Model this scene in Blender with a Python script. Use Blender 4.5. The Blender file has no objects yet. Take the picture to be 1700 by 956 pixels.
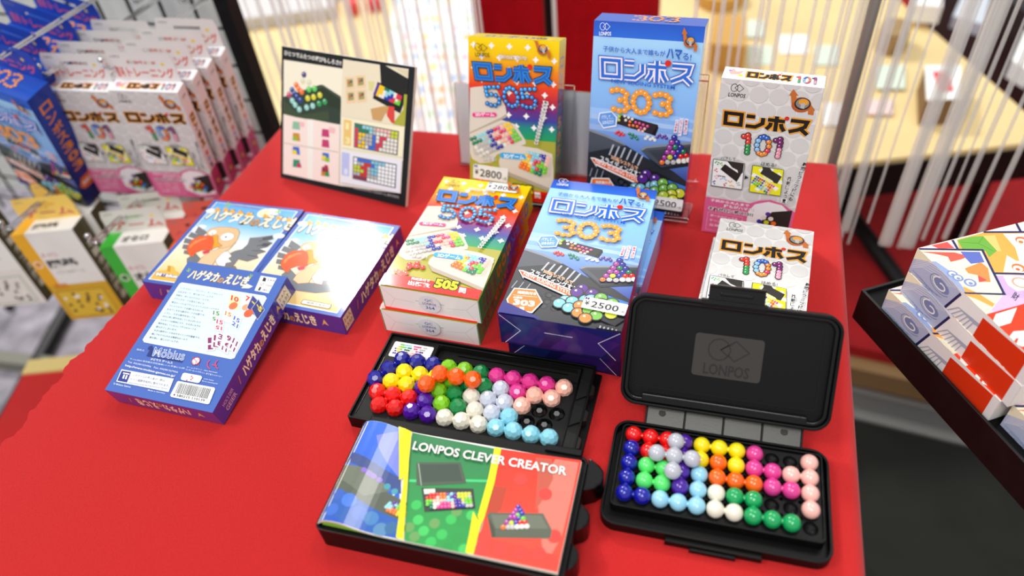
import bpy, bmesh, math, random
import numpy as np
from mathutils import Vector, Matrix
from mathutils.geometry import tessellate_polygon

# ------------------------------------------------------------------ camera, light, exposure
FPX, PITCH, ROLL, CH = 1212.53, 0.76871, 0.11385, 0.46334      # focal length (px of 1700), tilt, roll, height above table
TZ = 0.72                                                       # height of the table top above the floor
RNG = random.Random(7)
SC = bpy.context.scene
COL = SC.collection

def cam_axes():
    fwd = Vector((0, math.cos(PITCH), -math.sin(PITCH))); right = Vector((1, 0, 0)); down = fwd.cross(right)
    c, s = math.cos(ROLL), math.sin(ROLL)
    return c*right + s*down, -s*right + c*down, fwd
AX = cam_axes()
cd = bpy.data.cameras.new('camera'); cam = bpy.data.objects.new('camera', cd); COL.objects.link(cam)
cam.matrix_world = Matrix(((AX[0][0], -AX[1][0], -AX[2][0], 0), (AX[0][1], -AX[1][1], -AX[2][1], 0),
                           (AX[0][2], -AX[1][2], -AX[2][2], CH+TZ), (0, 0, 0, 1)))
cd.sensor_width = 36; cd.lens = FPX/1700*36; cd.clip_start = .02; cd.clip_end = 60
cd.dof.use_dof = True; cd.dof.focus_distance = 0.585; cd.dof.aperture_fstop = 3.0
SC.camera = cam
SC.view_settings.view_transform = 'Standard'; SC.view_settings.look = 'None'
SC.view_settings.exposure = 0.0; SC.view_settings.gamma = 1; SC.view_settings.use_curve_mapping = False
wd = bpy.data.worlds.new('hall_air'); SC.world = wd; wd.use_nodes = True
wd.node_tree.nodes['Background'].inputs[0].default_value = (.93, .96, 1, 1)
wd.node_tree.nodes['Background'].inputs[1].default_value = 0.62

def area(name, loc, size, power, target=(0, .4, TZ), col=(1, .97, .93), sy=None):
    d = bpy.data.lights.new(name, 'AREA'); d.size = size; d.energy = power; d.color = col
    if sy: d.shape = 'RECTANGLE'; d.size_y = sy
    o = bpy.data.objects.new(name, d); COL.objects.link(o); o.location = loc
    o.rotation_euler = (Vector(target)-Vector(loc)).to_track_quat('-Z', 'Y').to_euler()
    return o
area('hall_lamp', (-1.04, 3.73, 3.55), .34, 108, (-.14, .5, TZ), sy=.34)
area('hall_lamp', (-1.9, .2, 3.4), 1.0, 36)
area('hall_lamp', (1.2, 1.3, 3.5), 1.0, 20)
area('hall_lamp', (-.3, -1.2, 3.2), 1.0, 36)
area('hall_lamp', (0, 3.6, 3.4), 1.4, 26, (0, 2.2, 0))

def at(px, py, z=0.0):
    """point of the photograph (1700 x 956) on the level z above the table top -> world"""
    d = AX[0]*((px-850)/FPX) + AX[1]*((py-478)/FPX) + AX[2]
    t = (z-CH)/d.z
    return Vector((0, 0, CH+TZ)) + d*t
def at_y(px, py, y):
    d = AX[0]*((px-850)/FPX) + AX[1]*((py-478)/FPX) + AX[2]
    return Vector((0, 0, CH+TZ)) + d*(y/d.y)
def project(p):
    q = Vector(p)-Vector((0, 0, CH+TZ)); z = q.dot(AX[2]); return 850+FPX*q.dot(AX[0])/z, 478+FPX*q.dot(AX[1])/z

# ------------------------------------------------------------------ colours and materials
def lin(c):
    return c/12.92 if c <= .04045 else ((c+.055)/1.055)**2.4
def hexc(s):
    if not isinstance(s, str): return tuple(s)
    s = s.lstrip('#'); s = ''.join(c*2 for c in s) if len(s) == 3 else s; return tuple(lin(int(s[i:i+2], 16)/255) for i in (0, 2, 4))
def mat(name, col='#808080', rough=.5, coat=0, coat_rough=.08, metal=0, spec=.5, alpha=1, trans=0, attr=False, noise=0, nscale=200, bump=0, bscale=300, bdist=.0003, sheen=0, emit=None):
    m = bpy.data.materials.new(name); m.use_nodes = True; nt = m.node_tree; b = nt.nodes['Principled BSDF']
    b.inputs['Roughness'].default_value = rough; b.inputs['Metallic'].default_value = metal
    b.inputs['Specular IOR Level'].default_value = spec
    b.inputs['Coat Weight'].default_value = coat; b.inputs['Coat Roughness'].default_value = coat_rough
    b.inputs['Alpha'].default_value = alpha; b.inputs['Transmission Weight'].default_value = trans
    b.inputs['Sheen Weight'].default_value = sheen
    rgb = hexc(col)
    if attr:
        a = nt.nodes.new('ShaderNodeAttribute'); a.attribute_name = 'Col'; src = a.outputs['Color']
        nt.links.new(src, b.inputs['Base Color'])
    else:
        b.inputs['Base Color'].default_value = (*rgb, 1)
    if noise or bump:
        tc = nt.nodes.new('ShaderNodeTexCoord')
    if noise:
        n = nt.nodes.new('ShaderNodeTexNoise'); n.inputs['Scale'].default_value = nscale; n.inputs['Detail'].default_value = 4
        nt.links.new(tc.outputs['Object'], n.inputs['Vector'])
        r = nt.nodes.new('ShaderNodeValToRGB'); r.color_ramp.elements[0].position = .3; r.color_ramp.elements[1].position = .7
        r.color_ramp.elements[0].color = (*[c*(1-noise) for c in rgb], 1); r.color_ramp.elements[1].color = (*[min(1, c*(1+noise)) for c in rgb], 1)
        nt.links.new(n.outputs['Fac'], r.inputs['Fac']); nt.links.new(r.outputs['Color'], b.inputs['Base Color'])
    if bump:
        n2 = nt.nodes.new('ShaderNodeTexNoise'); n2.inputs['Scale'].default_value = bscale; n2.inputs['Detail'].default_value = 3
        nt.links.new(tc.outputs['Object'], n2.inputs['Vector'])
        bp = nt.nodes.new('ShaderNodeBump'); bp.inputs['Strength'].default_value = bump; bp.inputs['Distance'].default_value = bdist
        nt.links.new(n2.outputs['Fac'], bp.inputs['Height']); nt.links.new(bp.outputs['Normal'], b.inputs['Normal'])
        nt.links.new(bp.outputs['Normal'], b.inputs['Coat Normal'])
    return m
M_CARD = mat('printed_card', rough=.42, attr=True, spec=.4)
M_GLOSS = mat('glossy_printed_card', rough=.13, attr=True, spec=.3)
M_WRAP = mat('shrink_wrapped_card', rough=.4, attr=True, spec=.25, coat=1, coat_rough=.085, bump=.12, bscale=55, bdist=.0005)
M_BLACK = mat('black_moulded_plastic', '#060606', rough=.45, spec=.2, bump=.25, bscale=1500, bdist=.0002)
M_BLACKG = mat('black_shiny_plastic', '#050505', rough=.25, spec=.35)
M_PLAQ = mat('matt_black_plastic', '#121211', rough=.55, spec=.25, bump=.2, bscale=3000, bdist=.0001)
M_CLOTH = mat('red_cloth', '#bd2222', rough=.92, spec=.15, noise=.09, nscale=900, bump=.5, bscale=1400, bdist=.0006, sheen=.15)
M_CLOTHB = mat('dark_red_cloth', '#a80d18', rough=.95, spec=.1, noise=.1, nscale=60)
M_ACR = mat('clear_acrylic', '#ffffff', rough=.03, trans=1, spec=.5)
M_ACR.node_tree.nodes['Principled BSDF'].inputs['IOR'].default_value = 1.25
M_CHROME = mat('chrome_wire', '#d8d8d8', rough=.15, metal=1)
M_BARS = mat('black_painted_steel', '#070707', rough=.5, spec=.3)
M_STRAND = mat('translucent_plastic_strand', '#f1efea', rough=.4, alpha=.42, spec=.5)
M_WHITE = mat('white_board', '#e4e6e0', rough=.6)

# ------------------------------------------------------------------ object helpers
def link_mesh(name, verts, faces, m, parent=None, cols=None, smooth=False):
    me = bpy.data.meshes.new(name); me.from_pydata([tuple(v) for v in verts], [], faces); me.materials.append(m)
    if cols is not None:
        at_ = me.color_attributes.new('Col', 'FLOAT_COLOR', 'CORNER')
        buf = np.array(cols, dtype=np.float32).reshape(-1); at_.data.foreach_set('color', buf)
    if smooth: me.polygons.foreach_set('use_smooth', [True]*len(me.polygons))
    me.update()
    o = bpy.data.objects.new(name, me); COL.objects.link(o)
    if parent: o.parent = parent
    return o
def link_bm(name, bm, m, parent=None, smooth=False):
    me = bpy.data.meshes.new(name); bmesh.ops.recalc_face_normals(bm, faces=bm.faces[:]); bm.to_mesh(me); bm.free()
    for mm in (m if isinstance(m, (list, tuple)) else [m]): me.materials.append(mm)
    if smooth: me.polygons.foreach_set('use_smooth', [True]*len(me.polygons))
    o = bpy.data.objects.new(name, me); COL.objects.link(o)
    if parent: o.parent = parent
    return o
def tag(o, label=None, cat=None, group=None, kind=None):
    if label: o['label'] = label
    if cat: o['category'] = cat
    if group: o['group'] = group
    if kind: o['kind'] = kind
    return o
def empty(name, loc=(0, 0, 0)):
    o = bpy.data.objects.new(name, None); COL.objects.link(o); o.location = loc; o.empty_display_size = .02; return o
def basis(yaw, tilt, tw=0):
    u = Vector((math.cos(yaw), math.sin(yaw), 0)); v = Vector((-math.sin(yaw), math.cos(yaw), 0)); n = Vector((0, 0, 1))
    v2 = math.cos(tilt)*v + math.sin(tilt)*n; n2 = -math.sin(tilt)*v + math.cos(tilt)*n
    return math.cos(tw)*u + math.sin(tw)*n2, v2, -math.sin(tw)*u + math.cos(tw)*n2
def pose(o, x, y, z, yaw, tilt=0, tw=0):
    u, v, n = basis(yaw, tilt, tw)
    o.matrix_world = Matrix(((u.x, v.x, n.x, x), (u.y, v.y, n.y, y), (u.z, v.z, n.z, z+TZ), (0, 0, 0, 1)))
    return o
def add_box(bm, lo, hi, bev=0):
    r = bmesh.ops.create_cube(bm, size=1); vs = r['verts']
    for v in vs: v.co = Vector([lo[i]+(v.co[i]+.5)*(hi[i]-lo[i]) for i in range(3)])
    if bev:
        es = list({e for v in vs for e in v.link_edges})
        bmesh.ops.bevel(bm, geom=es, offset=bev, segments=2, affect='EDGES', profile=.5)
def rrect(x0, y0, x1, y1, r, n=5):
    pts = []
    for cx, cy, a0 in ((x1-r, y0+r, -90), (x1-r, y1-r, 0), (x0+r, y1-r, 90), (x0+r, y0+r, 180)):
        for k in range(n+1):
            a = math.radians(a0+90*k/n); pts.append((cx+r*math.cos(a), cy+r*math.sin(a)))
    return pts
def add_prism(bm, pts, z0, z1, bev=0):
    lo = [bm.verts.new((p[0], p[1], z0)) for p in pts]; hi = [bm.verts.new((p[0], p[1], z1)) for p in pts]; n = len(pts)
    bm.faces.new(lo[::-1]); top = bm.faces.new(hi)
    for i in range(n): bm.faces.new((lo[i], lo[(i+1) % n], hi[(i+1) % n], hi[i]))
    if bev: bmesh.ops.bevel(bm, geom=list(top.edges), offset=bev, segments=2, affect='EDGES', profile=.5)
def add_ring(bm, outer, inner, z0, z1, zi0=None, bev=0):
    """wall between two outlines of equal length"""
    n = len(outer); zi0 = z0 if zi0 is None else zi0
    a = [bm.verts.new((*p, z0)) for p in outer]; b = [bm.verts.new((*p, z1)) for p in outer]
    c = [bm.verts.new((*p, z1)) for p in inner]; d = [bm.verts.new((*p, zi0)) for p in inner]
    te = []
    for i in range(n):
        j = (i+1) % n
        bm.faces.new((a[i], a[j], b[j], b[i])); f = bm.faces.new((b[i], b[j], c[j], c[i])); bm.faces.new((c[i], c[j], d[j], d[i]))
        bm.faces.new((d[i], d[j], a[j], a[i]))
        te += [e for e in f.edges if (e.verts[0] in b and e.verts[1] in b) or (e.verts[0] in c and e.verts[1] in c)]
    if bev: bmesh.ops.bevel(bm, geom=list(set(te)), offset=bev, segments=2, affect='EDGES', profile=.5)
def add_tube(bm, pts, r, n=8, cap=True):
    pts = [Vector(p) for p in pts]; rings = []
    up = Vector((0, 0, 1))
    for i, p in enumerate(pts):
        d = (pts[min(i+1, len(pts)-1)]-pts[max(i-1, 0)]).normalized()
        s = d.cross(up if abs(d.z) < .95 else Vector((1, 0, 0))).normalized(); t = s.cross(d)
        rings.append([bm.verts.new(p + r*(math.cos(2*math.pi*k/n)*s + math.sin(2*math.pi*k/n)*t)) for k in range(n)])
    for i in range(len(rings)-1):
        for k in range(n): bm.faces.new((rings[i][k], rings[i][(k+1) % n], rings[i+1][(k+1) % n], rings[i+1][k]))
    if cap: bm.faces.new(rings[0][::-1]); bm.faces.new(rings[-1])

# ------------------------------------------------------------------ printing: flat ink shapes and lettering on a face
_txt = {}
def text_mesh(s, bold=0.0, res=2):
    k = (s, bold, res)
    if k in _txt: return _txt[k]
    c = bpy.data.curves.new('lettering', 'FONT'); c.body = s; c.resolution_u = res; c.offset = bold
    o = bpy.data.objects.new('lettering', c); COL.objects.link(o); bpy.context.view_layer.update()
    me = bpy.data.meshes.new_from_object(o.evaluated_get(bpy.context.evaluated_depsgraph_get()))
    vs = [(v.co.x, v.co.y) for v in me.vertices]; fs = [tuple(p.vertices) for p in me.polygons]
    bpy.data.objects.remove(o); bpy.data.curves.remove(c); bpy.data.meshes.remove(me)
    _txt[k] = (vs, fs); return _txt[k]
def homography(src, dst):
    A = []
    for (x, y), (u, v) in zip(src, dst):
        A.append([x, y, 1, 0, 0, 0, -u*x, -u*y]); A.append([0, 0, 0, x, y, 1, -v*x, -v*y])
    h = np.linalg.solve(np.array(A, float), np.array(dst, float).reshape(-1))
    return np.append(h, 1).reshape(3, 3)
FR = {'F': lambda w, l, h: ((0, 0, h), (1, 0, 0), (0, 1, 0)), 'N': lambda w, l, h: ((0, 0, 0), (1, 0, 0), (0, 0, 1)),
      'T': lambda w, l, h: ((0, l, h), (1, 0, 0), (0, 0, -1)), 'R': lambda w, l, h: ((w, 0, h), (0, 0, -1), (0, 1, 0)),
      'L': lambda w, l, h: ((0, 0, 0), (0, 0, 1), (0, 1, 0)), 'B': lambda w, l, h: ((0, 0, 0), (0, 1, 0), (1, 0, 0))}
class Ink:
    """flat printed shapes on one face; positions are digitised on an enlarged view of that face (quad = its TL, TR, BR, BL there)
    and turned into metres on the face, or given straight in millimetres when quad is None"""
    def __init__(s, frame, size, quad=None):
        s.O, s.ex, s.ey = [Vector(a) for a in frame]; s.n = s.ex.cross(s.ey); s.w, s.l = size
        s.H = homography(quad, [(0, s.l), (s.w, s.l), (s.w, 0), (0, 0)]) if quad else None
        s.V, s.F, s.C = [], [], []; s.z = .00006; s.dz = .000006
    def P(s, p):
        if s.H is None: return (p[0]/1000, p[1]/1000)
        q = s.H @ np.array([p[0], p[1], 1.0]); return (q[0]/q[2], q[1]/q[2])
    def clipped(s, pts):
        def cut(ps, f, g):
            out = []
            for i in range(len(ps)):
                a, b = ps[i], ps[(i+1) % len(ps)]; fa, fb = f(a), f(b)
                if fa >= 0: out.append(a)
                if (fa >= 0) != (fb >= 0): t = fa/(fa-fb); out.append((a[0]+(b[0]-a[0])*t, a[1]+(b[1]-a[1])*t))
            return out
        e = .0001
        for f in (lambda p: p[0]-e, lambda p: s.w-e-p[0], lambda p: p[1]-e, lambda p: s.l-e-p[1]):
            if pts: pts = cut(pts, f, None)
        return pts
    def raw(s, pts, col, tris=None):
        if tris is None:
            inside = all(0 <= p[0] <= s.w and 0 <= p[1] <= s.l for p in pts)
            t3 = tessellate_polygon([[Vector((p[0], p[1], 0)) for p in pts]]) if len(pts) > 3 else [(0, 1, 2)]
            tri = [[pts[i] for i in t] for t in t3]
        else:
            tri = [[pts[i] for i in t] for t in tris]
        s.z += s.dz
        for t in tri:
            if not all(0 <= p[0] <= s.w and 0 <= p[1] <= s.l for p in t): t = s.clipped(t)
            if len(t) < 3: continue
            ar = sum(t[i][0]*t[(i+1) % len(t)][1]-t[(i+1) % len(t)][0]*t[i][1] for i in range(len(t)))
            if abs(ar) < 1e-12: continue
            if ar < 0: t = t[::-1]
            b = len(s.V)
            for p in t:
                s.V.append(s.O + s.ex*p[0] + s.ey*p[1] + s.n*s.z)
                s.C.append((*(col(p[0], p[1]) if callable(col) else col), 1))
            s.F.append(tuple(range(b, b+len(t))))
    def poly(s, pts, col): s.raw([s.P(p) for p in pts], col if callable(col) else hexc(col))
    def uvpoly(s, pts, col): s.raw([(p[0]*s.w, p[1]*s.l) for p in pts], col if callable(col) else hexc(col))
    def grad(s, stops, x0=0, x1=1):
        """bands across the face: stops = [(fraction of the height, colour)...] from bottom to top"""
        for (a, ca), (b, cb) in zip(stops, stops[1:]):
            A, B = np.array(hexc(ca)), np.array(hexc(cb)); s.z -= s.dz
            s.uvpoly([(x0, a), (x1, a), (x1, b), (x0, b)], lambda u, v: tuple(A+(B-A)*min(1, max(0, (v/s.l-a)/(b-a)))))
        s.z += s.dz
    def circ(s, c, r, col, n=12, ry=None, rot=0):
        x, y = s.P(c); r /= 1000; ry = r if ry is None else ry/1000; cr, sr = math.cos(rot), math.sin(rot)
        pts = []
        for k in range(n):
            a = 2*math.pi*k/n; u, v = r*math.cos(a), ry*math.sin(a); pts.append((x+cr*u-sr*v, y+sr*u+cr*v))
        s.raw(pts, hexc(col))
    def bead(s, c, r, col, out=None, hl='#ffffff'):
        if out: s.circ(c, r*1.22, out)
        s.circ(c, r, col)
        x, y = s.P(c); k = r/1000
        if hl: s.raw([(x-.45*k, y+.2*k), (x-.05*k, y+.2*k), (x-.1*k, y+.6*k), (x-.4*k, y+.55*k)], hexc(hl))
    def stroke(s, pts, w, col, closed=False, uv=False):
        p = [Vector(q if uv else s.P(q)) for q in pts]; w = w/2000; n = len(p); L, R = [], []
        for i in range(n):
            a = p[i-1] if (i > 0 or closed) else None; b = p[(i+1) % n] if (i < n-1 or closed) else None
            d1 = (p[i]-a).normalized() if a is not None else None; d2 = (b-p[i]).normalized() if b is not None else None
            if d1 is None: d1 = d2
            if d2 is None: d2 = d1
            n1, n2 = Vector((-d1.y, d1.x)), Vector((-d2.y, d2.x)); m = (n1+n2)
            m = m.normalized() if m.length > 1e-6 else n1
            k = min(2.2, 1/max(.2, m.dot(n1))); L.append(p[i]+m*w*k); R.append(p[i]-m*w*k)
        z0 = s.z
        for i in range(n if closed else n-1):
            j = (i+1) % n; s.z = z0; s.raw([tuple(L[i]), tuple(L[j]), tuple(R[j]), tuple(R[i])], hexc(col), [(0, 1, 2), (0, 2, 3)])
    def text(s, t, bl, br, tl, col, bold=.01, out=None, ow=.05, res=2, shear=0):
        a, b, c = s.P(bl), s.P(br), s.P(tl); vs, fs = text_mesh(t, bold, res)
        if not fs: return
        xs = [v[0] for v in vs]; ys = [v[1] for v in vs]; x0, x1, y0, y1 = min(xs), max(xs), min(ys), max(ys)
        for cc, bo in ([(out, ow)] if out else [])+[(col, bold)]:
            V, Fc = text_mesh(t, bo, res)
            pts = []
            for x, y in V:
                f, g = (x-x0)/max(1e-6, x1-x0), (y-y0)/max(1e-6, y1-y0); f += shear*g
                pts.append((a[0]+(b[0]-a[0])*f+(c[0]-a[0])*g, a[1]+(b[1]-a[1])*f+(c[1]-a[1])*g))
            s.raw(pts, hexc(cc), Fc)
    def vtext(s, t, top, bot, hw, col, **k):
        """characters one below the other between two points; hw = half width vector"""
        n = len(t)
        for i, ch in enumerate(t):
            f0, f1 = (i+.06)/n, (i+.94)/n
            a = [top[q]+(bot[q]-top[q])*f0 for q in (0, 1)]; b = [top[q]+(bot[q]-top[q])*f1 for q in (0, 1)]
            s.text(ch, (b[0]-hw[0], b[1]-hw[1]), (b[0]+hw[0], b[1]+hw[1]), (a[0]-hw[0], a[1]-hw[1]), col, **k)
    def Q(s, q):
        """function mapping unit coordinates into a quad TL, TR, BR, BL, in metres on the face"""
        c = [s.P(p) for p in q]
        def f(x, y):
            t = [c[3][i]+(c[2][i]-c[3][i])*x for i in (0, 1)]; u = [c[0][i]+(c[1][i]-c[0][i])*x for i in (0, 1)]
            return (t[0]+(u[0]-t[0])*y, t[1]+(u[1]-t[1])*y)
        return f
LOGO = [([(.1, .86), (.9, .86), (.9, .14), (.1, .14)], 1, 0), ([(.06, .8), (.5, .8)], 0, 1), ([(.06, .14), (.55, .14), (.9, .42), (.9, .8)], 0, 1),
        ([(.05, .72), (.9, .72)], 0, 2), ([(.48, 1), (.48, 0)], 0, 2), ([(.22, .55), (.2, .35), (.02, .08)], 0, 2), ([(.72, .55), (.76, .35), (.92, .08)], 0, 2),
        ([(.08, .84), (.88, .84), (.8, .52), (.5, .3), (.06, .1)], 0, 3), ([(.58, .4), (.98, .04)], 0, 3)]
def brand_word(ink, quad, layers, dot='#e0281e'):
    """the four block katakana, drawn as mitred strokes; layers = [(width factor, colour)] from back to front"""
    f = ink.Q(quad); a, b = f(0, 0), f(0, 1); hgt = math.hypot(a[0]-b[0], a[1]-b[1])*1000
    for wf, c in layers:
        for pts, closed, g in LOGO:
            e = .02*(wf-.2)
            ink.stroke([f((g+.04+x*.92)/4, y) for x, y in pts], wf*hgt, c, closed=bool(closed), uv=True)
    p = f(2.93/4, .93); r = hgt*.14/1000
    ink.raw([(p[0]+r*math.cos(k*.5236), p[1]+r*math.sin(k*.5236)) for k in range(12)], hexc(dot))
DIG = {'5': [(.9, 1), (.62, .98), (.34, .96), (.1, .93), (.1, .72), (.12, .52), (.4, .58), (.68, .54), (.86, .36), (.8, .14), (.55, 0), (.28, 0), (.05, .08)],
       '0': [(.5+.42*math.cos(a*math.pi/6), .5+.5*math.sin(a*math.pi/6)) for a in range(12)],
       '3': [(.1, .93), (.36, 1), (.64, .97), (.85, .82), (.78, .62), (.5, .52), (.8, .4), (.92, .2), (.75, .03), (.45, 0), (.15, .06)],
       '1': [(.22, .88), (.5, .98), (.55, .78), (.55, .58), (.55, .38), (.55, .18), (.55, 0)]}
def bead_number(ink, quad, s, r, cols, out, link=True, ring=1.35):
    f = ink.Q(quad)
    for i, ch in enumerate(s):
        P = [f((i+.05+.9*x)/len(s), y) for x, y in DIG[ch]]; cs = cols[i] if isinstance(cols[0], (list, tuple)) else cols
        for phase in (0, 1, 2):
            for k, p in enumerate(P):
                rr = r/1000*(ring if phase == 0 else 1)
                if phase == 2:
                    q = rr; ink.raw([(p[0]-.5*q, p[1]+.1*q), (p[0]-.1*q, p[1]+.05*q), (p[0]-.05*q, p[1]+.5*q), (p[0]-.4*q, p[1]+.55*q)], hexc('#ffffff' if cols != '1' else '#fff')); continue
                c = out if phase == 0 else cs[k*len(cs)//len(P)]
                ink.raw([(p[0]+rr*math.cos(j*math.pi/5), p[1]+rr*math.sin(j*math.pi/5)) for j in range(10)], hexc(c))
            if phase == 0: ink.z += ink.dz
def maker_mark(ink, quad, col, w=.3, word=True, wc=None):
    """ring and open diamond with LONPOS beneath"""
    f = ink.Q(quad); top = .38 if word else 0
    def g(x, y): return f(x, top+(1-top)*y)
    S = lambda pts, c=False: ink.stroke([g(x, y) for x, y in pts], w, col, closed=c, uv=True)
    S([(.33+.2*math.cos(math.radians(a)), .5+.46*math.sin(math.radians(a))) for a in range(40, 331, 29)])
    S([(.5, .32), (.62, .06), (.88, .5), (.62, .94), (.36, .5), (.5, .25), (.54, .5), (.5, .75), (.36, .5)])
    S([(.5, .68), (.62, .94)])
    if word:
        a, b, c = f(.08, 0), f(.92, 0), f(.08, .3); H = ink.H; ink.H = None
        m = lambda p: (p[0]*1000, p[1]*1000)
        ink.text('LONPOS', m(a), m(b), m(c), wc or col, bold=.02); ink.H = H
def carton(name, w, l, h, cols, inks, m, parent=None, bev=.0005):
    bm = bmesh.new(); add_box(bm, (0, 0, 0), (w, l, h)); bmesh.ops.bevel(bm, geom=bm.edges[:], offset=bev, segments=1, affect='EDGES')
    bmesh.ops.recalc_face_normals(bm, faces=bm.faces[:])
    V = [v.co.copy() for v in bm.verts]; bm.verts.index_update(); F, C = [], []
    key = {(0, 0, 1): 'F', (0, 0, -1): 'B', (1, 0, 0): 'R', (-1, 0, 0): 'L', (0, 1, 0): 'T', (0, -1, 0): 'N'}
    for f in bm.faces:
        n = f.normal; k = max(key, key=lambda a: n.dot(Vector(a))); c = hexc(cols.get(key[k], cols.get('*', '#ffffff')))
        F.append(tuple(v.index for v in f.verts)); C += [(*c, 1)]*len(f.verts)
    bm.free()
    for ik in inks:
        b = len(V); V += ik.V; F += [tuple(i+b for i in f) for f in ik.F]; C += [ik.C[i] for f in ik.F for i in f]
    return link_mesh(name, V, F, m, parent, C)
def ink_sheet(name, inks, m, parent, th=.0002, base=None):
    V, F, C = [], [], []
    for ik in inks:
        b = len(V); V += ik.V; F += [tuple(i+b for i in f) for f in ik.F]; C += [ik.C[i] for f in ik.F for i in f]
    return link_mesh(name, V, F, m, parent, C)
def sticker(parent, frame, corner, size, rot, lines, name='price_sticker', label=None, z=.0009):
    """small paper label on a face"""
    O, ex, ey = [Vector(a) for a in frame]; n = ex.cross(ey); c, s_ = math.cos(rot), math.sin(rot)
    e1, e2 = ex*c+ey*s_, ey*c-ex*s_
    w, l = size; fr = (O+ex*corner[0]+ey*corner[1]+n*z, e1, e2)
    ik = Ink(fr, size); ik.z = 0
    ik.raw(rrect(.0002, .0002, w-.0002, l-.0002, .0012, 3), hexc('#f1f0ee'))
    for t, x0, y0, x1, y1, col, bo in lines: ik.text(t, (x0*w*1000, y0*l*1000), (x1*w*1000, y0*l*1000), (x0*w*1000, y1*l*1000), col, bold=bo)
    ik.stroke([(w*80, l*870), (w*920, l*870)], .12, '#9a9aa8')
    o = ink_sheet(name, [ik], M_CARD, parent)
    # give the label a body
    bm = bmesh.new(); bm.from_mesh(o.data)
    o2 = o
    bm.free()
    if label: o2['label'] = label
    return o2
PRICE8 = [('¥', .05, .3, .16, .68, '#222222', .02), ('2800', .2, .2, .82, .72, '#1a1a1a', .015), ('+税', .85, .18, .97, .4, '#333333', 0), ('M', .03, .76, .12, .96, '#3a48a0', .01)]
PRICE = [('¥', .05, .3, .16, .68, '#222222', .02), ('2500', .2, .2, .82, .72, '#1a1a1a', .015), ('+税', .85, .18, .97, .4, '#333333', 0), ('M', .03, .76, .12, .96, '#3a48a0', .01)]
def copy_tree(o, parent=None):
    c = o.copy(); COL.objects.link(c); c.parent = parent
    for ch in list(o.children): copy_tree(ch, c)
    return c

# ------------------------------------------------------------------ artwork of the cartons
W5 = (.088, .1548, .026); W3 = (.0945, .1739, .0323); W1 = (.0786, .1575, .020)
GRAD5 = [(0, '#b8b040'), (.40, '#a9a238'), (.401, '#1f9a55'), (.47, '#1a8a7a'), (.52, '#3a3f98'), (.575, '#6a2a7c'), (.64, '#b8283c'), (.72, '#e8401a'), (.82, '#f08a14'), (.9, '#f5c400'), (1, '#f8d800')]
def star4(ik, p, r, col):
    x, y = ik.P(p) if ik.H is not None else p; pts = []
    for k in range(8):
        a = k*math.pi/4; rr = (r if k % 2 == 0 else r*.52)/1000; pts.append((x+rr*math.cos(a), y+rr*math.sin(a)))
    ik.raw(pts, hexc(col))
def head_icon(ik, c, r, s=1):
    x, y = c
    k = 1000*abs(ik.P((x+r, y))[0]-ik.P((x, y))[0])
    ik.circ((x+.12*r, y+.12*r), k*1.2, '#b85c28', 18, k*1.08)
    ik.poly([(x-1.35*r, y-1.0*r), (x-.8*r, y-1.75*r), (x-.2*r, y-.95*r), (x-.45*r, y-.98*r), (x-.4*r, y-.3*r), (x-1.05*r, y-.1*r), (x-1.1*r, y-1.0*r)], '#c8702e')
    ik.poly([(x+.9*r, y+.75*r), (x+1.35*r, y+.2*r), (x+1.75*r, y+.8*r), (x+1.6*r, y+.8*r), (x+1.55*r, y+1.35*r), (x+.9*r, y+1.25*r)], '#c8702e')
    ik.circ((x+.25*r, y), k*.98, '#20201f', 16, k*.86); ik.circ((x+.27*r, y-.05*r), k*.82, '#8a8a88', 14, k*.7)
    ik.circ((x+.4*r, y-.2*r), k*.62, '#f0a028', 12, k*.45); ik.poly([(x+.1*r, y-.1*r), (x+.6*r, y-.1*r), (x+.45*r, y+.6*r), (x, y+.5*r)], '#b9b9b8')
def capsule(ik, a, b, hw, col):
    """rounded bar between two points"""
    pa, pb = ik.P(a), ik.P(b); d = Vector((pb[0]-pa[0], pb[1]-pa[1])); L = d.length; d.normalize(); n = Vector((-d.y, d.x)); r = hw/1000; pts = []
    for k in range(7):
        t = math.pi*k/6; pts.append(Vector(pb)-d*r+d*r*math.sin(t)-n*r*math.cos(t)*1)
    for k in range(7):
        t = math.pi*k/6; pts.append(Vector(pa)+d*r-d*r*math.sin(t)+n*r*math.cos(t))
    ik.raw([tuple(p) for p in pts], hexc(col))
def quadgrid(ik, q, nx, ny, colf, r=None, hl='#ffffff', cell=.86):
    """nx by ny beads or cells inside a quad TL TR BR BL"""
    f = ik.Q(q)
    for j in range(ny):
        for i in range(nx):
            c = colf(i, j)
            if c is None: continue
            if r:
                p = f((i+.5)/nx, 1-(j+.5)/ny); rr = r/1000
                ik.raw([(p[0]+rr*math.cos(k*math.pi/4), p[1]+rr*math.sin(k*math.pi/4)) for k in range(8)], hexc(c))
                if hl: ik.raw([(p[0]-.5*rr, p[1]+.1*rr), (p[0]-.1*rr, p[1]+.1*rr), (p[0]-.2*rr, p[1]+.55*rr)], hexc(hl))
            else:
                a = (1-cell)/2; ik.raw([f((i+x)/nx, 1-(j+y)/ny) for x, y in ((a, 1-a), (1-a, 1-a), (1-a, a), (a, a))], hexc(c))
def rows(s): return [r for r in s.split()]
PAL = {'G': '#0d7a55', 'g': '#6cc82a', 'B': '#2b2f9e', 'b': '#8fd0d8', 'r': '#d8304a', 'R': '#d81e14', 'p': '#f2b8a8', 'y': '#f2c410', 'w': '#e8e0d4', 'x': '#b9b5b2', 'o': '#f2701a',
       'P': '#5a2a8c', 'k': '#e0408a', 'm': '#a8389a', 't': '#4ab08a', 'Y': '#c8d028', 'n': '#3a6ad0', '#': '#222222', 'c': '#7fc4dc'}
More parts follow.
